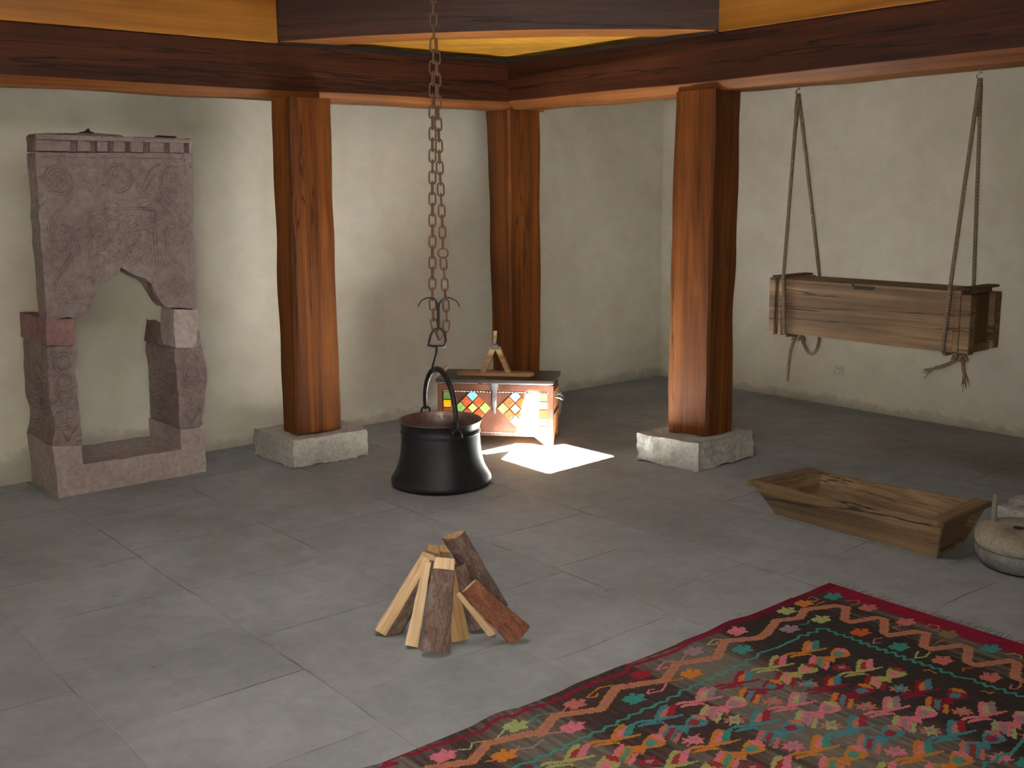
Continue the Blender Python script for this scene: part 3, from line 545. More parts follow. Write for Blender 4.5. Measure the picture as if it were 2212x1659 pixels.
def strand(pts, off, pitch=.0555, t0=0):
    P = [cp(l, z, off) for l, z in pts]; d = 0; seglen = [(P[i+1]-P[i]).length for i in range(len(P)-1)]; tot = sum(seglen); n = int(round(tot/pitch)); 
    for k in range(n):
        s = (k+.5)*tot/n; i = 0
        while i < len(seglen)-1 and s > seglen[i]: s -= seglen[i]; i += 1
        dd = (P[i+1]-P[i]); put_link(P[i]+dd*(s/seglen[i]), dd, (PI/2 if (k+t0) % 2 else 0)+.25*nz(k, off, 3, 1.3)-.15)
strand([(.01, 2.35), (.002, 2.201), (-.005, 1.969), (-.013, 1.615), (-.021, 1.228), (-.025, 1.031), (-.023, .907), (-.008, .83), (.004, .795)], 0)
strand([(.019, 2.345), (.024, 2.292), (.024, 1.969), (.027, 1.733), (.033, 1.494), (.036, 1.325), (.036, 1.285)], .012, t0=1)
strand([(.037, 1.232), (.038, 1.19), (.044, 1.03), (.05, .905), (.042, .84), (.012, .79)], .012)
strand([(.012, 3.05), (.012, 2.542), (.010, 2.36)], 0)
MB().tube([cp(.036+.026*math.cos(2*PI*k/20), 1.258+.026*math.sin(2*PI*k/20), .012) for k in range(20)], .0045, 8, True).build('joining_ring', M['rust'], T, smooth=True)
# iron hook set
T = thing('pot_hook', 'black forged iron double hook with a stirrup ring and long hook, between chain and cauldron', 'hook', tuple(cp(0, 1.02)))
def sm(P, n=4):
    P = [Vector(p) for p in P]; out = []
    for i in range(len(P)-1):
        a, b, c_, d = P[max(i-1, 0)], P[i], P[i+1], P[min(i+2, len(P)-1)]
        for k in range(n):
            t = k/n; out.append(.5*((2*b)+(-a+c_)*t+(2*a-5*b+4*c_-d)*t*t+(-a+3*b-3*c_+d)*t**3))
    out.append(P[-1]); return out
def taper(n, a, b): return [a+(b-a)*i/(n-1) for i in range(n)]
for arm in ([(-.103, .978), (-.087, 1.007), (-.065, 1.022), (-.035, 1.026), (-.008, 1.011), (.001, .981), (.001, .906), (.002, .861)], [(.119, .974), (.105, 1.002), (.083, 1.017), (.059, 1.025), (.029, 1.015), (.011, .993), (.006, .956), (.004, .861)]):
    P = sm([cp(l, z, -.028) for l, z in arm]); MB().tube(P, taper(len(P), .0022, .0065), 8).build('curved_arm', M['iron'], T, smooth=True)
dr = [(.001, .863), (-.022, .853), (-.038, .825), (-.047, .79), (-.053, .772), (-.026, .766), (-.006, .765), (.034, .765), (.041, .793), (.038, .828), (.024, .855)]
MB().tube([cp(l, z, -.028) for l, z in dr], .0068, 8, True).build('stirrup_ring', M['iron'], T, smooth=True)
P = sm([cp(l, z, -.028+q) for l, z, q in [(-.006, .772, 0), (-.010, .73, 0), (-.020, .69, .005), (-.032, .655, .01), (-.028, .63, .015), (-.012, .614, .03), (.008, .618, .05), (.03, .634, .06), (.052, .652, .065)]])
MB().tube(P, taper(len(P), .0078, .002), 8).build('long_hook', M['iron'], T, smooth=True)
MB().lathe([(0, .0), (.011, .002), (.012, .008), (.006, .014), (0, .015)], cp(-.007, .757, -.028), 12).build('swivel_knob', M['iron'], T, smooth=True)

# ================================================================ cauldron
cc = (PC.x+.003, PC.y-.002, 0)
T = thing('cauldron', 'large black waisted cauldron with a bail handle hanging under the rusty chain', 'cauldron', cc)
prof = [(0, .002), (.22, .002), (.255, .006), (.272, .016), (.278, .03), (.274, .045), (.264, .062), (.251, .085), (.240, .11), (.231, .14), (.224, .175), (.219, .215), (.2165, .25), (.2145, .285), (.214, .296), (.217, .300), (.217, .305), (.213, .309), (.215, .325), (.222, .35), (.227, .356), (.2285, .359)]
MB().lathe(prof, cc, 72, .012).build('body', M['pot'], T, smooth=True)
inner = [(.2285, .359), (.224, .361), (.219, .356), (.214, .345), (.209, .325), (.207, .30), (.208, .285), (.211, .25), (.214, .21), (.220, .165), (.236, .105), (.258, .06), (.262, .035), (.24, .014), (0, .012)]
MB().lathe(inner, cc, 72, .012).build('tinned_inside', M['tin'], T, smooth=True)
MB().tube([(cc[0]+.2155*math.cos(2*PI*k/60), cc[1]+.2155*math.sin(2*PI*k/60), .296) for k in range(60)], .0045, 7, True).build('neck_band', M['pot'], T, smooth=True)
hd = (RV*.36+FV*-.93).normalized()          # from the middle to the near ear
def hp(u, z): return Vector((cc[0]+hd.x*u, cc[1]+hd.y*u, z))
arch = [hp(-.225, .375), hp(-.232, .41), hp(-.225, .47), hp(-.19, .545), hp(-.12, .605), hp(-.03, .632), hp(.05, .625), hp(.13, .585), hp(.19, .52), hp(.225, .44), hp(.235, .385), hp(.232, .355)]
P = sm(arch, 4); MB().tube(P, [.0095+.006*math.sin(PI*i/(len(P)-1)) for i in range(len(P))], 10).build('bail_handle', M['iron'], T, smooth=True)
for s in (-1, 1):
    e0 = hp(s*.218, .365); side = Vector((-hd.y, hd.x, 0))
    MB().tube([e0+side*.026*math.cos(2*PI*k/18)+Vector((0, 0, .024*math.sin(2*PI*k/18)))+Vector((hd.x, hd.y, 0))*s*.008 for k in range(18)], .006, 8, True).build('ear_ring', M['iron'], T, smooth=True)
    MB().tube([hp(s*.232, .30)-side*.03, hp(s*.236, .335)-side*.022, hp(s*.238, .35), hp(s*.236, .335)+side*.022, hp(s*.232, .30)+side*.03], .006, 8).build('ear_bracket', M['iron'], T, smooth=True)
for s in (-.06, -.02, .05, .1):
    a = math.atan2(FV.y, FV.x)-s*2.2; q = Vector((math.cos(a), math.sin(a)))
    c_ = Vector((cc[0]+q.x*.208, cc[1]+q.y*.208, .330)); 
    MB().tube([c_, c_-Vector((q.x, q.y, 0))*.008], [.009, .004], 10).build('rivet', M['steel'], T, smooth=True)

# ================================================================ tiled chest
F = Vector((4.41, 4.95, 0)); E1 = Vector((-.66, .751, 0)); E2 = Vector((.751, .66, 0)); CL, CD, CH = .735, .35, .395
def Q(s, d, z): return F+E1*s+E2*d+Vector((0, 0, z))
T = thing('treasure_chest', 'copper-clad chest with blue, green and orange tiles and a sunlit front, by the corner post', 'chest', tuple(Q(CL/2, CD/2, 0)))
def cbox(s0, s1, d0, d1, z0, z1, mb=None): return (mb or MB()).obox(Q(s0, d0, z0), E1*(s1-s0), E2*(d1-d0), Vector((0, 0, z1-z0)))
M['glaze'] = {}
for n_, c_ in dict(blue=(120, 180, 214), green=(128, 160, 78), dgreen=(98, 128, 62), yellow=(226, 182, 30), lime=(206, 214, 110), orange=(176, 78, 40), cream=(214, 190, 110)).items():
    t_ = NT('glazed_tile_'+n_, .18, .5); n1 = t_.noise(t_.coords(), 34, 4, .6, .6); c1 = tuple(x*.8 for x in lin(c_))
    t_.color(t_.mix(c1, tuple(min(1, x*1.5+.06) for x in c1), t_.ramp(n1, [(.45, G3(0)), (.7, G3(.55 if n_ in ('orange', 'lime', 'green') else .15))]))); M['glaze'][n_] = t_.m
M['chestwood'] = wood('chest_side_wood', lin((104, 62, 34)), lin((150, 96, 54)), lin((178, 122, 74)), 'Z', .5, 1.2, .2, 0)
cbox(.006, CL-.006, .006, CD, .075, .36).build('box', M['chestwood'], T, bevel=.003)
cbox(0, CL, -.002, .006, .345, .385).build('copper_band', M['copper'], T, bevel=.002)
cbox(.0, CL, .001, .006, .075, .345).build('copper_front', M['copper'], T)
cbox(.0, CL, .0, CD, .385, .392).build('lid_edge', M['steel'], T, bevel=.002)
cbox(-.008, CL+.008, -.012, CD+.008, .392, .418).build('lid', M['black_lid'], T, bevel=.005)
sk = MB(); mid = CL/2
sk.prism([Q(0, 0, 0), Q(.05, 0, 0), Q(.12, 0, .055), Q(CL-.12, 0, .055), Q(CL-.05, 0, 0), Q(CL, 0, 0), Q(CL, 0, .075), Q(0, 0, .075)], (0, 0, 0), E2*.02)
sk.build('front_skirt', M['copper'], T)
sk = MB().prism([Q(.0, .0, 0), Q(0, .05, 0), Q(0, .11, .05), Q(0, CD-.11, .05), Q(0, CD-.05, 0), Q(0, CD, 0), Q(0, CD, .075), Q(0, 0, .075)], E1*.0, E1*.02); sk.build('side_skirt', M['chestwood'], T)
sk = MB().prism([Q(CL, .0, 0), Q(CL, .05, 0), Q(CL, .11, .05), Q(CL, CD-.11, .05), Q(CL, CD-.05, 0), Q(CL, CD, 0), Q(CL, CD, .075), Q(CL, 0, .075)], -E1*.0, -E1*.02); sk.build('side_skirt', M['chestwood'], T)
sk = MB().prism([Q(0, CD, 0), Q(.05, CD, 0), Q(.12, CD, .055), Q(CL-.12, CD, .055), Q(CL-.05, CD, 0), Q(CL, CD, 0), Q(CL, CD, .075), Q(0, CD, .075)], (0, 0, 0), -E2*.02); sk.build('back_skirt', M['chestwood'], T)
for z_ in (.338, .076):
    b_ = MB()
    for k in range(34): b_.lathe([(0, -.005), (.004, -.003), (.0055, 0), (.004, .003), (0, .005)], Q(.035+k*(CL-.07)/33, -.001, z_), 8)
    cbox(.03, CL-.03, -.002, .001, z_-.003, z_+.003, b_); b_.build('bead_trim', M['steel'], T, smooth=False)
for s_ in (.092, CL-.092):
    cbox(s_-.003, s_+.003, -.003, .001, .08, .335).build('upright_trim', M['steel'], T)
cbox(.0, .018, -.004, .001, .0, .385).build('corner_strap', M['copper'], T, bevel=.001); cbox(CL-.018, CL, -.004, .001, .0, .385).build('corner_strap', M['copper'], T, bevel=.001)
cbox(-.004, 0, -.004, .03, .0, .385).build('corner_strap', M['copper'], T, bevel=.001)
colset = ['dgreen', 'yellow', 'orange', 'lime', 'green']
for s_ in (.036, CL-.084):
    for k in range(5):
        z1_ = .332-k*.052
        cbox(s_, s_+.046, -.004, .001, z1_-.046, z1_).build('tile', M['glaze'][colset[k] if s_ > .3 else ['green', 'lime', 'orange', 'lime', 'lime'][k]], T, bevel=.0015)
def diamond(s_, z_, c_, h=.036):
    P_ = []
    for a, b in ((0, h), (h, 0), (0, -h), (-h, 0)):
        P_.append((s_+a, min(.333, z_+b)))
    if z_+h > .333:
        cut = z_+h-.333; P_ = [(s_-cut, .333), (s_+cut, .333), (s_+h, z_), (s_, z_-h), (s_-h, z_)]
    MB().prism([Q(a, -.0045, b) for a, b in P_], (0, 0, 0), E2*.006).build('tile', M['glaze'][c_], T, bevel=.0015)
for sc in (.237, .51):
    p = .0395
    diamond(sc, .312, 'blue'); diamond(sc-p, .312-p, 'orange'); diamond(sc+p, .312-p, 'orange')
    diamond(sc-2*p, .312-2*p, 'green'); diamond(sc, .312-2*p, 'cream', .03); diamond(sc+2*p, .312-2*p, 'green')
    diamond(sc-p, .312-3*p, 'orange'); diamond(sc+p, .312-3*p, 'orange'); diamond(sc, .312-4*p, 'blue')
h_ = MB(); cbox(.355, .383, -.010, -.004, .24, .400, h_); h_.build('hasp', M['strap'], T, bevel=.002)
cbox(.361, .377, -.012, -.005, .20, .285).build('hasp', M['strap'], T, bevel=.002)
cbox(.345, .393, -.007, -.002, .35, .39).build('hasp_plate', M['strap'], T, bevel=.002)
# end handle and side panels
P = sm([Q(-.002, .11, .29), Q(-.03, .115, .285), Q(-.045, .13, .27), Q(-.045, .21, .27), Q(-.03, .225, .285), Q(-.002, .23, .29)], 3)
MB().tube(P, .0045, 8).build('side_handle', M['steel'], T, smooth=True)
cbox(-.003, .001, .10, .24, .28, .30).build('handle_plate', M['steel'], T, bevel=.001)
for a, b in ((.04, .17), (.18, .32)): cbox(-.002, .002, .04, .31, a+.04, b+.02).build('side_panel', M['chestwood'], T, bevel=.002)
# wooden stand on the chest
sc = .385
T = thing('wooden_stand', 'small pale wooden A-shaped stand on a round-ended board, on top of the chest', 'stand', tuple(Q(sc, .17, .418)))
M['pale'] = wood('pale_carved_wood', lin((150, 112, 70)), lin((190, 150, 102)), lin((210, 172, 124)), 'X', .6, 1.5, .15, 0, rot=(0, 0, .85))
pts = []
for k in range(13): a = -PI/2+PI*k/12; pts.append((sc+.2+.05*math.cos(a), .15+.055*math.sin(a)))
for k in range(13): a = PI/2+PI*k/12; pts.append((sc-.2+.05*math.cos(a), .15+.055*math.sin(a)))
MB().prism([Q(a, b, .4185) for a, b in pts], (0, 0, 0), (0, 0, .018)).build('base_board', M['pale'], T, bevel=.005)
def bar(p0, p1, w, d, wd):
    p0, p1, wd = Vector(p0), Vector(p1), Vector(wd).normalized(); ax = p1-p0; dd = ax.cross(wd).normalized()
    return MB().obox(p0-wd*w/2-dd*d/2, wd*w, dd*d, ax)
bar(Q(sc+.085, .15, .432), Q(sc+.012, .15, .60), .034, .04, E1+Vector((0, 0, .42))).build('leg', M['pale'], T, bevel=.004)
bar(Q(sc-.085, .15, .432), Q(sc-.012, .15, .60), .034, .04, E1-Vector((0, 0, .42))).build('leg', M['pale'], T, bevel=.004)
MB().prism([Q(sc+.03, .127, .585), Q(sc-.03, .127, .585), Q(sc-.016, .127, .618), Q(sc+.016, .127, .618)], (0, 0, 0), E2*.046).build('metal_cap', M['strap'], T, bevel=.003)
bar(Q(sc+.012, .172, .60), Q(sc+.006, .18, .70), .022, .012, E1).build('upright_tongue', M['pale'], T, bevel=.002)

# ================================================================ teepee of firewood
M['split'] = wood('split_wood', lin((206, 166, 116)), lin((234, 200, 154)), lin((244, 218, 180)), 'Z', .75, 2.2, .4, 0, knots=False)
M['split_tan'] = wood('tan_split_wood', lin((150, 112, 66)), lin((180, 142, 92)), lin((200, 164, 116)), 'Z', .75, 2.2, .4, 0, knots=False)
def bark(name, a, b, c_, moss):
    t = NT(name, .9, .3); v = t.coords((22, 22, 9)); n = t.noise(v, 1, 6, .7, .8); n2 = t.noise(t.coords((7, 7, 5)), 1, 4)
    vo = t.n('ShaderNodeTexVoronoi', feature='DISTANCE_TO_EDGE'); vo.inputs['Scale'].default_value = 1; t.l(t.coords((70, 70, 26)), vo.inputs['Vector'])
    c = t.ramp(n, [(.3, a), (.5, b), (.7, c_)]); c = t.mix(c, moss, t.ramp(n2, [(.5, G3(0)), (.68, G3(.7))]))
    c = t.mix(c, t.ramp(vo.outputs['Distance'], [(0, G3(.45)), (.12, G3(1))]), .6, 'MULTIPLY')
    t.color(c); p = t.bump(n, .9, .008); t.bump(vo.outputs['Distance'], .6, .004, p); return t.m
M['bark'] = bark('grey_brown_bark', lin((84, 64, 54)), lin((124, 100, 88)), lin((156, 136, 122)), lin((132, 134, 116)))
M['bark_red'] = bark('red_brown_bark', lin((92, 56, 38)), lin((136, 86, 62)), lin((164, 114, 90)), lin((120, 96, 62)))
def log(label, p0, p1, sec, bark_idx, wdir, mw, mb_, bend=.006, sd=0., barktrim=(0, 0), w=(1, 1), cat='firewood'):
    """sec: outline in (u,v): u along wdir, v out of it; bark_idx: run of outline points carrying bark"""
    p0, p1 = Vector(p0), Vector(p1); ax = (p1-p0); L_ = ax.length; z = ax.normalized()
    x = Vector(wdir); x = (x-z*x.dot(z)).normalized(); y = z.cross(x)
    if y.dot(Vector((-.589, -.808, .3))) < 0: y = -y
    t = thing('firewood_log', label, cat, (0, 0, 0), 'firewood stacked as a cone on the floor')
    n = len(sec); N = 16; V = []
    for i in range(N+1):
        f = i/N; k_ = w[0]+(w[1]-w[0])*f; r_ = []
        for j, (u, v_) in enumerate(sec):
            q = 1+.10*nz(f*3+sd, j*.7, sd, 1.5)+.04*nz(f*9+sd, j*1.9, sd, 2)
            r_.append((u*k_*q, v_*k_*q+bend*math.sin(PI*f), f*L_))
        V.append(r_)
    flat = [p for r_ in V for p in r_]
    fs = [list(range(n))[::-1], [N*n+j for j in range(n)]]
    for i in range(N):
        for j in range(n): fs.append((i*n+j, i*n+(j+1) % n, (i+1)*n+(j+1) % n, (i+1)*n+j))
    m_ = Matrix((x, y, z)).transposed().to_4x4(); m_.translation = p0; 
    a = MB().add(flat, fs).build('split_wood', mw, t, bevel=.002); a.matrix_basis = m_
    if bark_idx:
        j0, j1 = bark_idx; vs = []; i0 = int(barktrim[0]*N); i1 = N-int(barktrim[1]*N); cols = j1-j0+1
        SUBJ = 4; rows = (i1-i0)*3
        for i in range(rows+1):
            f = i/rows*(i1-i0)+i0; ia = min(int(f), N-1); fa = f-ia
            for jj in range((cols-1)*SUBJ+1):
                g = jj/SUBJ; ja = min(int(g), cols-2); ga = g-ja
                pa = Vector(V[ia][(j0+ja) % n]).lerp(Vector(V[ia][(j0+ja+1) % n]), ga); pb = Vector(V[ia+1][(j0+ja) % n]).lerp(Vector(V[ia+1][(j0+ja+1) % n]), ga)
                p = pa.lerp(pb, fa); d_ = Vector((p.x, p.y-bend*math.sin(PI*min(f/N, 1)), 0)); d_ = d_.normalized() if d_.length > 0 else Vector((0, 1, 0))
                e = (0 if jj in (0, (cols-1)*SUBJ) else 1)
                vs.append(p+d_*(.0015+e*(.004+.003*nz(p.x*60+sd, p.y*60, p.z*22)+.002*nz(p.x*20, p.y*20+sd, p.z*60))))
        C_ = (cols-1)*SUBJ+1; fs = [(i*C_+j, i*C_+j+1, (i+1)*C_+j+1, (i+1)*C_+j) for i in range(rows) for j in range(C_-1)]
        b = MB().add(vs, fs).build('bark', mb_, t, smooth=True, solid=.004); b.matrix_basis = m_
    return t
RIG = (.808, -.589, 0)
quad = lambda a, b: [(-a, b*.4), (a, b*.5), (a, -b), (-a*.6, -b)]
log('pale split log with a flat clean face, leftmost of the firewood cone', (1.985, 3.17, .012), (2.112, 3.055, .30), [(-.024, .0), (.020, .006), (.072, -.030), (.04, -.07), (-.016, -.06)], (1, 3), RIG, M['split'], M['bark'], .008, 1, w=(1, .8))
log('narrow pale split log between the leftmost log and the wide bark log', (2.005, 3.0, .012), (2.10, 3.025, .295), [(-.025, 0), (.023, .004), (.018, -.04), (-.018, -.035)], None, RIG, M['split'], None, .0, 2, w=(1, .55))
log('wide log with dark grey bark facing forward, at the front of the firewood cone', (2.035, 2.90, .016), (2.145, 2.985, .31), [(-.050, -.010), (-.034, .006), (-.008, .010), (.022, .009), (.049, -.006), (.04, -.02), (-.04, -.022)], (0, 4), RIG, M['split'], M['bark'], .004, 3, (0, .13), (1, .75))
log('dark bark log leaning highest at the back right of the firewood cone', (2.44, 3.06, .015), (2.195, 3.0, .375), [(-.042, -.008), (-.022, .006), (.004, .010), (.028, .005), (.043, -.008), (.03, -.018), (-.03, -.018)], (0, 4), RIG, M['split_tan'], M['bark'], .004, 4, (0, 0))
log('reddish brown bark log lying lowest at the right of the firewood cone', (2.335, 2.80, .022), (2.19, 2.905, .215), [(-.044, -.008), (-.028, .008), (-.004, .012), (.024, .008), (.044, -.006), (.03, -.02), (-.03, -.02)], (0, 4), RIG, M['split'], M['bark_red'], .0, 5, (0, 0), (1.12, .82))
log('thin pale split stick tucked under the left side of the reddish bark log', (2.285, 2.895, .008), (2.145, 2.91, .195), [(-.013, 0), (.013, 0), (.016, -.02), (-.01, -.02)], None, RIG, M['split'], None, .0, 6, w=(1.2, .5))
log('tan split log with a rounded foot, between the front bark log and the pale stick', (2.165, 2.925, .012), (2.195, 3.05, .27), [(-.036, 0), (-.0, .012), (.036, -.002), (.02, -.03), (-.02, -.03)], None, RIG, M['split_tan'], None, .0, 7, w=(.9, .8))
log('short dark bark log behind the pale stick, its foot just showing', (2.275, 2.965, .016), (2.235, 3.03, .25), [(-.03, -.005), (-.012, .014), (.012, .014), (.03, -.005), (.02, -.03), (-.02, -.03)], (0, 3), RIG, M['split_tan'], M['bark'], .0, 8)
log('brownish split log at the back of the firewood cone, only its left top showing', (2.21, 3.33, .012), (2.18, 3.10, .295), [(-.026, 0), (.022, .006), (.018, -.035), (-.02, -.03)], None, RIG, M['split_tan'], None, .0, 9)
log('tan split log at the back of the firewood cone, its tip between the bark logs', (2.33, 3.25, .012), (2.22, 3.09, .29), [(-.018, 0), (.018, .006), (.016, -.03), (-.016, -.03)], None, RIG, M['split_tan'], None, .0, 10)

# ================================================================ hanging cradle
T = thing('hanging_cradle', 'long narrow wooden box cradle hanging by ropes from the right beam', 'cradle', (4.89, 3.02, .82))
YA, YB, XA, XB, ZA, ZB = 2.545, 3.50, 4.755, 5.03, .825, 1.098
MB().box((XA, YA, ZA), (XA+.022, YB, ZB)).build('front_board', M['cradle'], T, bevel=.004)
MB().box((XB-.022, YA, ZA), (XB, YB, ZB)).build('back_board', M['cradle'], T, bevel=.004)
MB().box((XA+.022, YA, ZA), (XB-.022, YB, ZA+.02)).build('bottom_board', M['cradle'], T, bevel=.003)
holed = [(XA, YA), (XB, YA), (XB, YB), (XA, YB)]
lid = MB(); lid.box((XA-.003, YA, ZB), (XA+.05, 2.96, ZB+.015)); lid.box((XA-.003, 3.09, ZB), (XA+.05, YB, ZB+.015)); lid.box((XA+.018, 2.96, ZB), (XA+.05, 3.09, ZB+.015)); lid.box((XA+.05, YA, ZB), (XB, YB, ZB+.015))
lid.build('lid_board', M['cradle'], T, bevel=.002)
MB().box((XA-.001, 2.97, ZB-.012), (XA+.0165, 3.08, ZB+.004)).build('dark_notch', M['clamp'], T)
for ya, yb, nm in ((3.50, 3.525, 0), (3.545, 3.585, 1)):
    MB().box((XA-.012, ya, ZA-.012), (XB+.01, yb, ZB+.02)).build('end_board', M['cradle'], T, bevel=.006)
MB().box((XA, 3.525, ZA+.01), (XB, 3.545, ZB)).build('end_board', M['cradle_dark'], T, bevel=.002)
MB().box((XA-.006, 2.515, ZA-.012), (XB+.01, YA, ZB+.018)).build('end_board', M['cradle'], T, bevel=.005)
fr = MB(); fr.box((XA-.004, 2.465, ZA-.005), (XA+.05, 2.515, ZB+.0)); fr.box((XB-.055, 2.465, ZA+.005), (XB+.01, 2.515, ZB+.0)); fr.box((XA+.05, 2.475, ZA), (XB-.055, 2.515, ZA+.04))
fr.build('end_frame', M['cradle'], T, bevel=.006)
MB().box((XA+.05, 2.495, ZA+.04), (XB-.055, 2.515, ZB-.005)).build('end_panel', M['cradle_dark'], T)
MB().box((XA, 2.48, ZB+.02), (XB+.01, 2.54, ZB+.032)).build('top_batten', M['cradle_dark'], T, bevel=.004)
MB().box((XA-.005, 3.52, ZB+.02), (XB+.01, 3.575, ZB+.03)).build('top_batten', M['cradle_dark'], T, bevel=.004)
def rope_thing(label, yh, yfront_top, yfront_bot, yb, tails, knot, extra):
    T = thing('hanging_rope', label, 'rope', (4.88, yh, 2.09), 'ropes holding up the cradle')
    top = (4.88, yh, 2.065); r = .0095
    P = [(4.88, yh, 2.065), (4.872, yh, 2.03), (XA-.012, yfront_top, 1.12), (XA-.014, yfront_bot, .83), (XA+.01, yfront_bot, ZA-.012), (4.89, yb, ZA-.016), (XB-.01, yb, ZA-.012), (XB+.014, yb, .83), (XB+.013, yb+.01, 1.10), (4.892, yh, 2.03), (4.882, yh, 2.062)]
    MB().tube(P, r, 8, caps=True).build('sling', M['rope'], T, smooth=True)
    MB().tube([(4.875, yh-.004, 2.07), (4.872, yh, 1.99), (4.87, yh+.002, 1.90)], [.012, .014, .009], 8).build('splice', M['rope'], T, smooth=True)
    kx, ky, kz = knot
    kp = [Vector((kx+.022*math.sin(a*2)*1.0, ky+.028*math.cos(a), kz+.016*math.sin(a*3))) for a in [2*PI*k/30 for k in range(30)]]
    MB().tube(kp, .0095, 8, True).build('knot', M['rope'], T, smooth=True)
    for tl in tails:
        Pt = sm(tl, 4); MB().tube(Pt, [r]*len(Pt), 8).build('loose_end', M['rope'], T, smooth=True)
    for fr_ in extra:
        c0, c1 = Vector(fr_[0]), Vector(fr_[1]); mb = MB()
        for k in range(12):
            d_ = Vector((nz(k, 1, 2, 1.7), nz(k, 5, 2, 1.9), nz(k, 9, 1, 1.3)))*.05
            mb.tube([c0+d_*.15, c0.lerp(c1, .5)+d_*.5, c1+d_*1.0], [.003, .0028, .0015], 5)
        mb.build('frayed_tip', M['rope'], T)
    hk = MB(); c = Vector((4.88, yh, 2.078)); hk.tube([c+Vector((0, .016*math.cos(a), .016*math.sin(a))) for a in [-2.2+4.2*k/12 for k in range(13)]], .0032, 6); hk.tube([c+Vector((0, 0, .016)), c+Vector((0, 0, .04))], .0032, 6)
    tag(hk.build('ceiling_hook', M['steel'], smooth=True), 'small steel hook screwed into the beam above the %s cradle rope' % ('left' if yh > 3 else 'right'), 'hook')
rope_thing('brown rope with a looped knot holding the left end of the cradle', 3.545, 3.497, 3.478, 3.47, [[(4.88, 3.50, .80), (4.875, 3.525, .73), (4.87, 3.535, .64), (4.87, 3.54, .545)], [(4.88, 3.47, .80), (4.87, 3.43, .74), (4.87, 3.40, .71), (4.87, 3.365, .73), (4.88, 3.355, .78), (4.90, 3.37, .808)]], (4.875, 3.482, .795), [])
rope_thing('brown rope with two frayed ends holding the right end of the cradle', 2.562, 2.568, 2.585, 2.60, [[(4.87, 2.56, .79), (4.86, 2.60, .76), (4.86, 2.65, .735), (4.86, 2.68, .725)], [(4.87, 2.55, .79), (4.87, 2.545, .75), (4.87, 2.54, .72)]], (4.865, 2.562, .793), [((4.86, 2.675, .727), (4.86, 2.73, .70)), ((4.87, 2.54, .725), (4.87, 2.53, .655))])

# ================================================================ dough trough
T = thing('dough_trough', 'long weathered wooden trough on the floor in front of the cradle', 'trough', (4.4, 2.7, 0))
Z1 = .185; tLF, tLB, tRB, tRF = Vector((4.14, 3.20, Z1)), Vector((4.53, 3.12, Z1+.005)), Vector((4.67, 2.27, Z1)), Vector((4.205, 2.245, Z1)); bLF, bLB, bRB, bRF = Vector((4.275, 3.145, 0)), Vector((4.48, 3.10, 0)), Vector((4.52, 2.31, 0)), Vector((4.27, 2.295, 0))
def panel(a, b, c_, d, th, inward, n=14, sag=.0, sd=0):
    """a,b bottom; d,c top; thick panel with an uneven upper edge"""
    mb = MB(); vs = []; inw = Vector(inward).normalized()*th
    for i in range(n+1):
        f = i/n; lo = a.lerp(b, f); hi = d.lerp(c_, f)+Vector((0, 0, nz(f*5, sd, 1, 1.2)*.008-sag*math.sin(PI*f)))
        for s in (0, 1):
            o_ = inw*s; w = Vector((inw.x, inw.y, 0)).normalized()*nz(f*4, sd+s, 3, 1.4)*.003
            vs += [lo+o_+w, hi+o_+w]
    fs = []
    for i in range(n):
        k = i*4; q = k+4
        fs += [(k, q, q+1, k+1), (k+2, k+3, q+3, q+2), (k+1, q+1, q+3, k+3), (k, k+2, q+2, q)]
    fs += [(0, 1, 3, 2), (n*4, n*4+2, n*4+3, n*4+1)]
    return mb.add(vs, fs)
panel(bLF, bRF, tRF, tLF, .022, (1, 0, .1), sag=.004, sd=1).build('front_side', M['trough'], T, bevel=.003)
panel(bLB, bRB, tRB, tLB, .022, (-1, 0, .1), sag=.004, sd=2).build('back_side', M['trough'], T, bevel=.003)
iL = Vector((0, -1, 0)); 
panel(bLF+Vector((.02, -.03, .01)), bLB+Vector((-.02, -.03, .01)), tLB+Vector((-.02, -.05, -.012)), tLF+Vector((.03, -.05, -.012)), .022, (0, -1, .1), 6, sd=3).build('end_piece', M['trough_end'], T, bevel=.003)
panel(bRF+Vector((.02, .02, .01)), bRB+Vector((-.02, .02, .01)), tRB+Vector((-.02, .05, -.012)), tRF+Vector((.03, .05, -.012)), .022, (0, 1, .1), 6, sd=4).build('end_piece', M['trough_end'], T, bevel=.003)
MB().prism([bLF+Vector((.0, -.0, 0)), bLB, bRB, bRF], (0, 0, .0), (0, 0, .02)).build('floor_board', M['trough'], T, bevel=.003)
MB().prism([tLF+Vector((-.012, .012, -.028)), tLB+Vector((0, .01, -.02)), tLB+Vector((-.005, -.05, -.02)), tLF+Vector((.02, -.052, -.028))], (0, 0, 0), (0, 0, .032)).build('end_lip', M['trough_end'], T, bevel=.006)
MB().prism([tRF+Vector((-.004, -.01, -.022)), tRB+Vector((0, -.01, -.022)), tRB+Vector((-.01, .07, -.022)), tRF+Vector((.0, .07, -.022))], (0, 0, 0), (0, 0, .026)).build('end_lip', M['trough_end'], T, bevel=.006)

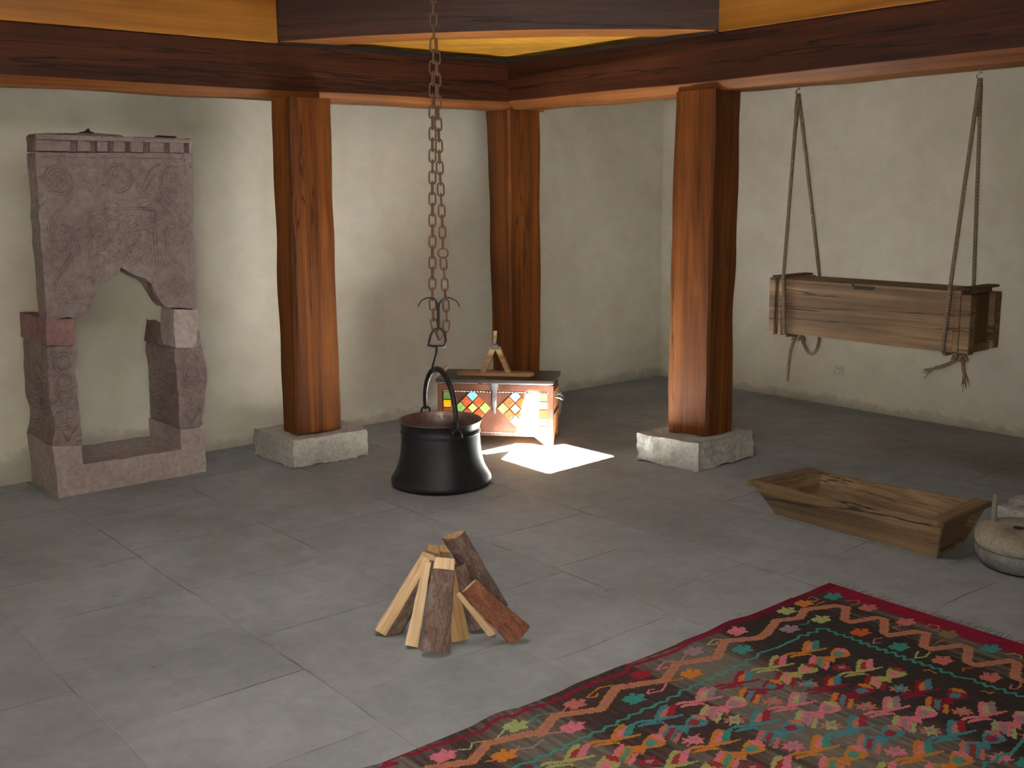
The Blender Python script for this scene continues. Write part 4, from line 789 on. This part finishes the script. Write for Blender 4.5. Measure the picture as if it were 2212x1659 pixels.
# ================================================================ millstones
mc = (4.455, 2.005, 0)
o = MB().lathe([(0, 0), (.13, .0), (.165, .012), (.19, .045), (.197, .075), (.192, .088), (0, .088)], mc, 56, .03).build('lower_millstone', M['mill_grey'], smooth=True); tag(o, 'grey speckled lower stone of the hand mill at the right edge', 'millstone')
T = thing('upper_millstone', 'pale round upper stone of the hand mill with an upright peg', 'millstone', (mc[0], mc[1], .09))
MB().lathe([(.022, .089), (.17, .089), (.192, .094), (.199, .112), (.198, .135), (.188, .155), (.165, .166), (.03, .168), (.022, .16), (.022, .1), (.022, .089)], mc, 56, .025).build('disc', M['mill'], T, smooth=True)
MB().tube([(4.462, 2.15, .16), (4.465, 2.15, .215), (4.468, 2.151, .283)], [.012, .0105, .009], 10).build('turning_peg', plain('grey_peg_wood', lin((138, 130, 116)), .8), T, smooth=True)
MB().lathe([(0, -.01), (.024, -.002), (.022, .003), (0, .004)], (mc[0]-.02, mc[1]+.02, .168), 14, .2).build('iron_bearing', M['clamp'], T)

# ================================================================ small things
T = thing('power_socket', 'white square wall socket low on the right wall under the cradle', 'socket', (WX, 4.495, .262))
MB().box((WX-.010, 4.455, .222), (WX, 4.54, .302)).build('cover_plate', plain('white_plastic', lin((205, 200, 188)), .35), T, bevel=.004)
MB().lathe([(.021, 0), (.024, .002), (.021, .004)], (0, 0, 0), 20).build('socket_ring', plain('grey_plastic', lin((150, 146, 138)), .4), None, smooth=True)
o = [c_ for c_ in bpy.data.objects if c_.name == 'socket_ring'][0]; o.parent = T; o.data.transform(Matrix.Rotation(-PI/2, 4, 'Y')); o.data.transform(Matrix.Translation(Vector((WX-.014, 4.497, .262)))) if False else None; o.data.transform(Matrix.Translation(Vector((-.014, .002, 0)))); 

# ================================================================ kilim rug
RX0, RX1, RY0, RY1 = .95, 3.655, 1.055, 2.412
CO = dict(pink=(214, 118, 132), salm=(190, 112, 98), green=(166, 172, 112), lil=(152, 128, 132), orange=(198, 124, 48), teal=(64, 142, 130), bteal=(70, 136, 142), red=(150, 36, 50), crimson=(138, 28, 52), rust=(196, 92, 44), olive=(128, 118, 76), vine=(182, 122, 78), vinec=(170, 112, 108), char=(58, 50, 46), brown=(72, 56, 52), grey=(128, 120, 108), dred=(120, 26, 46), ygreen=(166, 164, 96), redd=(150, 30, 44))
CO = {k: lin(v) for k, v in CO.items()}
step = .0042; NX = int((RX1-RX0)/step); NY = int((RY1-RY0)/step)
grid = [[None]*NY for _ in range(NX)]
def smooth01(a, b, x): x = max(0, min(1, (x-a)/(b-a))); return x*x*(3-2*x)
for i in range(NX):
    X = RX0+i*step
    for j in range(NY):
        Y = RY0+j*step
        a = nz(X*9, Y*1.3, 0); b = nz(X*60, Y*2.2, 4); g = nz(X*2.1, Y*1.1, 7)
        f = smooth01(-.05, .45, g+.35*a+.18*b+(.22 if X < 2.3 else 0) - (.25 if X > 3.25 else 0))
        c0 = CO['char'] if X > 2.9 else CO['brown']
        k = 1+.25*b
        grid[i][j] = [(c0[n]*(1-f)+CO['grey'][n]*f*.75)*k for n in range(3)]
def setc(i, j, c, a=1.0):
    if 0 <= i < NX and 0 <= j < NY: g = grid[i][j]; grid[i][j] = [g[n]*(1-a)+c[n]*a for n in range(3)]
def fill(poly, c, a=1.0):
    xs = [p[0] for p in poly]; ys = [p[1] for p in poly]
    for j in range(int((min(ys)-RY0)/step)-1, int((max(ys)-RY0)/step)+2):
        Y = RY0+j*step; cr = []
        for k in range(len(poly)):
            (x1, y1), (x2, y2) = poly[k], poly[(k+1) % len(poly)]
            if (y1 <= Y) != (y2 <= Y): cr.append(x1+(Y-y1)/(y2-y1)*(x2-x1))
        cr.sort()
        for k in range(0, len(cr)-1, 2):
            q = step if (j//2) % 2 else 0
            for i in range(int(math.ceil((cr[k]+q-RX0)/step)), int(math.floor((cr[k+1]+q-RX0)/step))+1): setc(i, j, c, a)
def stroke(pts, w, c, a=1.0, core=None, cw=.4):
    for k in range(len(pts)-1):
        p, q = Vector(pts[k]), Vector(pts[k+1]); L_ = (q-p).length
        if L_ < 1e-5: continue
        for j in range(int((min(p.y, q.y)-w-RY0)/step), int((max(p.y, q.y)+w-RY0)/step)+2):
            for i in range(int((min(p.x, q.x)-w-RX0)/step), int((max(p.x, q.x)+w-RX0)/step)+2):
                x = Vector((RX0+i*step, RY0+j*step)); t = max(0, min(1, (x-p).dot(q-p)/(L_*L_))); d = (x-(p+(q-p)*t)).length
                if d < w/2*(1.12 if (i//2+j//2) % 2 else .9):
                    if core and d < w/2*cw: setc(i, j, core, a)
                    else: setc(i, j, c, a)
# field of tulip sprays, colours stepping along the diagonals
SCH = [dict(base='orange', a='pink', b='teal', s1='red', s2='red'), dict(base='bteal', a='salm', b='red', s1='pink', s2='pink'), dict(base='pink', a='green', b='lil', s1='salm', s2='green'),
       dict(base='crimson', a='orange', b='bteal', s1='salm', s2='salm'), dict(base='ygreen', a='redd', b='pink', s1='salm', s2='bteal')]
for j in range(4):
    for i in range(-6, 6):
        cxr = 2.143+.1865*i+.008*j; cyr = 2.095-.2085*j
        if cxr > 3.12 or cxr < 1.0: continue
        s = SCH[(i-j) % 5]
        for k, poly in RUG_UNIT: fill([(cxr+x, cyr+y) for x, y in poly], CO[s.get(k, k)], .93)
def both(fn):
    fn(lambda p: p); fn(lambda p: (p[0], 3.45-p[1]))
def border(tf):
    first_side = tf((0, 1))[1] < 1.5
    vine = [p for p in RUG_VINE]
    # carry the long side on beyond the picture
    ext = [(p[0]-.475*n, p[1]) for n in (2, 1) for p in vine[1:9] if p[0]-.475*n > RX0+.02 and p[0]-.475*n < vine[0][0]-.04]
    stroke([tf(p) for p in ext+[v for v in vine if not (tf((0, 1))[1] > 1.5 and v[1] > 2.2 and v[0] > 3.2)]] if False else [tf(p) for p in ext+vine], .032, CO['vine'], 1, CO['vinec'])
    tl = RUG_TEAL; ext = [(p[0]-.39*n, p[1]) for n in (2, 1) for p in tl[:12] if p[0]-.39*n > RX0+.02 and p[0]-.39*n < tl[0][0]-.02]
    stroke([tf(p) for p in ext+tl], .010, CO['teal'])
    for c_, p in RUG_STARS: fill([tf((p[0]+x, p[1]+y)) for x, y in RUG_STAR], CO[c_]); 
    for c_, P_ in RUG_HOOKS: stroke([tf(p) for p in P_], .006, CO[c_])
    for c_, p in RUG_STARS[:6]:
        if p[0]-.62 < 1.5: fill([tf((p[0]-.62+x, p[1]+y)) for x, y in RUG_STAR], CO[c_])
for jj in range(NY):                                # crimson end band
    Y = RY0+jj*step
    for i in range(NX):
        X = RX0+i*step; w = 3.555+.012*nz(Y*5, 1, 2)+.03*nz(Y*2, 3, 3)
        if X > w: setc(i, jj, [c*(1+.2*nz(X*40, Y*5, 1)) for c in CO['crimson']], .93)
        for yy, wid in ((RY1-Y, 1), (Y-RY0, 1)):
            band = .045*smooth01(2.35, 3.1, X)
            if yy < band: setc(i, jj, [c*(.8+.2*nz(X*8, Y*50, 1)) for c in CO['dred']], .85)
# side border exists once along each long edge; the short edge once
def mirror_clip():
    bl = []
    for p in RUG_VINE: bl.append(p)
stroke([(p[0], 3.465-p[1]) for p in [q for q in RUG_VINE if q[1] > 2.17 and q[0] < 3.35]], .032, CO['vine'], 1, CO['vinec'])
stroke([(p[0], 3.465-p[1]) for p in [q for q in RUG_TEAL if q[1] > 2.1]], .010, CO['teal'])
for c_, p in RUG_STARS:
    if p[1] > 2.17: fill([(p[0]+x, 3.465-p[1]-y) for x, y in RUG_STAR], CO[c_])
border(lambda p: p)
stroke([(p[0]-.52, p[1]) for p in RUG_CRIM[:12] if p[0]-.52 > RX0]+[p for p in RUG_CRIM if p[0] > 1.5], .016, CO['crimson'], .95)
rme = bpy.data.meshes.new('woven_field'); bm = bmesh.new(); VV = []
for i in range(NX+1):
    row = []
    for j in range(NY+1):
        X = RX0+(RX1-RX0)*i/NX; Y = RY0+(RY1-RY0)*j/NY
        e = smooth01(.25, 0, RY1-Y); wv = math.sin(X*11+1.2*math.sin(X*3.1))+.5*math.sin(X*23+1)
        Yd = Y+e*wv*.006*(1 if X < 3.3 else .3)
        z = .007+.0035*e*abs(wv)*(1 if X < 3.4 else .3)+.0015*nz(X*3, Y*3, 1)
        row.append(bm.verts.new((X, Yd, z)))
    VV.append(row)
for i in range(NX):
    for j in range(NY): bm.faces.new((VV[i][j], VV[i+1][j], VV[i+1][j+1], VV[i][j+1]))
bm.to_mesh(rme); bm.free()
for p in rme.polygons: p.use_smooth = True
ca = rme.color_attributes.new('weave', 'BYTE_COLOR' if False else 'FLOAT_COLOR', 'CORNER')
buf = []
for i in range(NX):
    for j in range(NY):
        g = grid[i][j]; buf += [max(0, g[0]), max(0, g[1]), max(0, g[2]), 1.0]*4
ca.data.foreach_set('color', buf)
t_ = NT('kilim_wool', .95, .1); at = t_.n('ShaderNodeVertexColor', layer_name='weave')
nn = t_.noise(t_.coords((160, 22, 1)), 1, 2); n2 = t_.noise(t_.coords((30, 300, 1)), 1, 2)
c = t_.mix(at.outputs['Color'], t_.ramp(nn, [(.3, G3(.72)), (.7, G3(1.15))]), .8, 'MULTIPLY'); t_.color(c); t_.bump(t_.math('ADD', nn, n2), .4, .003)
T = thing('kilim_rug', 'patterned kilim rug with pink, teal and orange tulips and a crimson edge, lower right', 'rug', (2.3, 1.73, 0))
o = bpy.data.objects.new('woven_field', rme); COL.objects.link(o); rme.materials.append(t_.m); rme.transform(Matrix.Translation(-Vector(T['base']))); o.parent = T
s_ = o.modifiers.new('thick', 'SOLIDIFY'); s_.thickness = .006; s_.offset = -1
rnd = random.Random(4); fr = MB(); y = RY0+.01
while y < RY1-.005:
    L_ = .03+rnd.random()*.035; d_ = (rnd.random()-.5)*.03
    fr.tube([(RX1-.004, y, .006), (RX1+L_*.5, y+d_*.4, .004+rnd.random()*.004), (RX1+L_, y+d_, .003)], [.0016, .0014, .0007], 4); y += .011+rnd.random()*.012
o = fr.build('fringe', plain('fringe_wool', lin((142, 132, 112)), .95), T); o['kind'] = 'stuff'
# clean helper properties
for o in bpy.data.objects:
    if 'base' in o.keys(): del o['base']
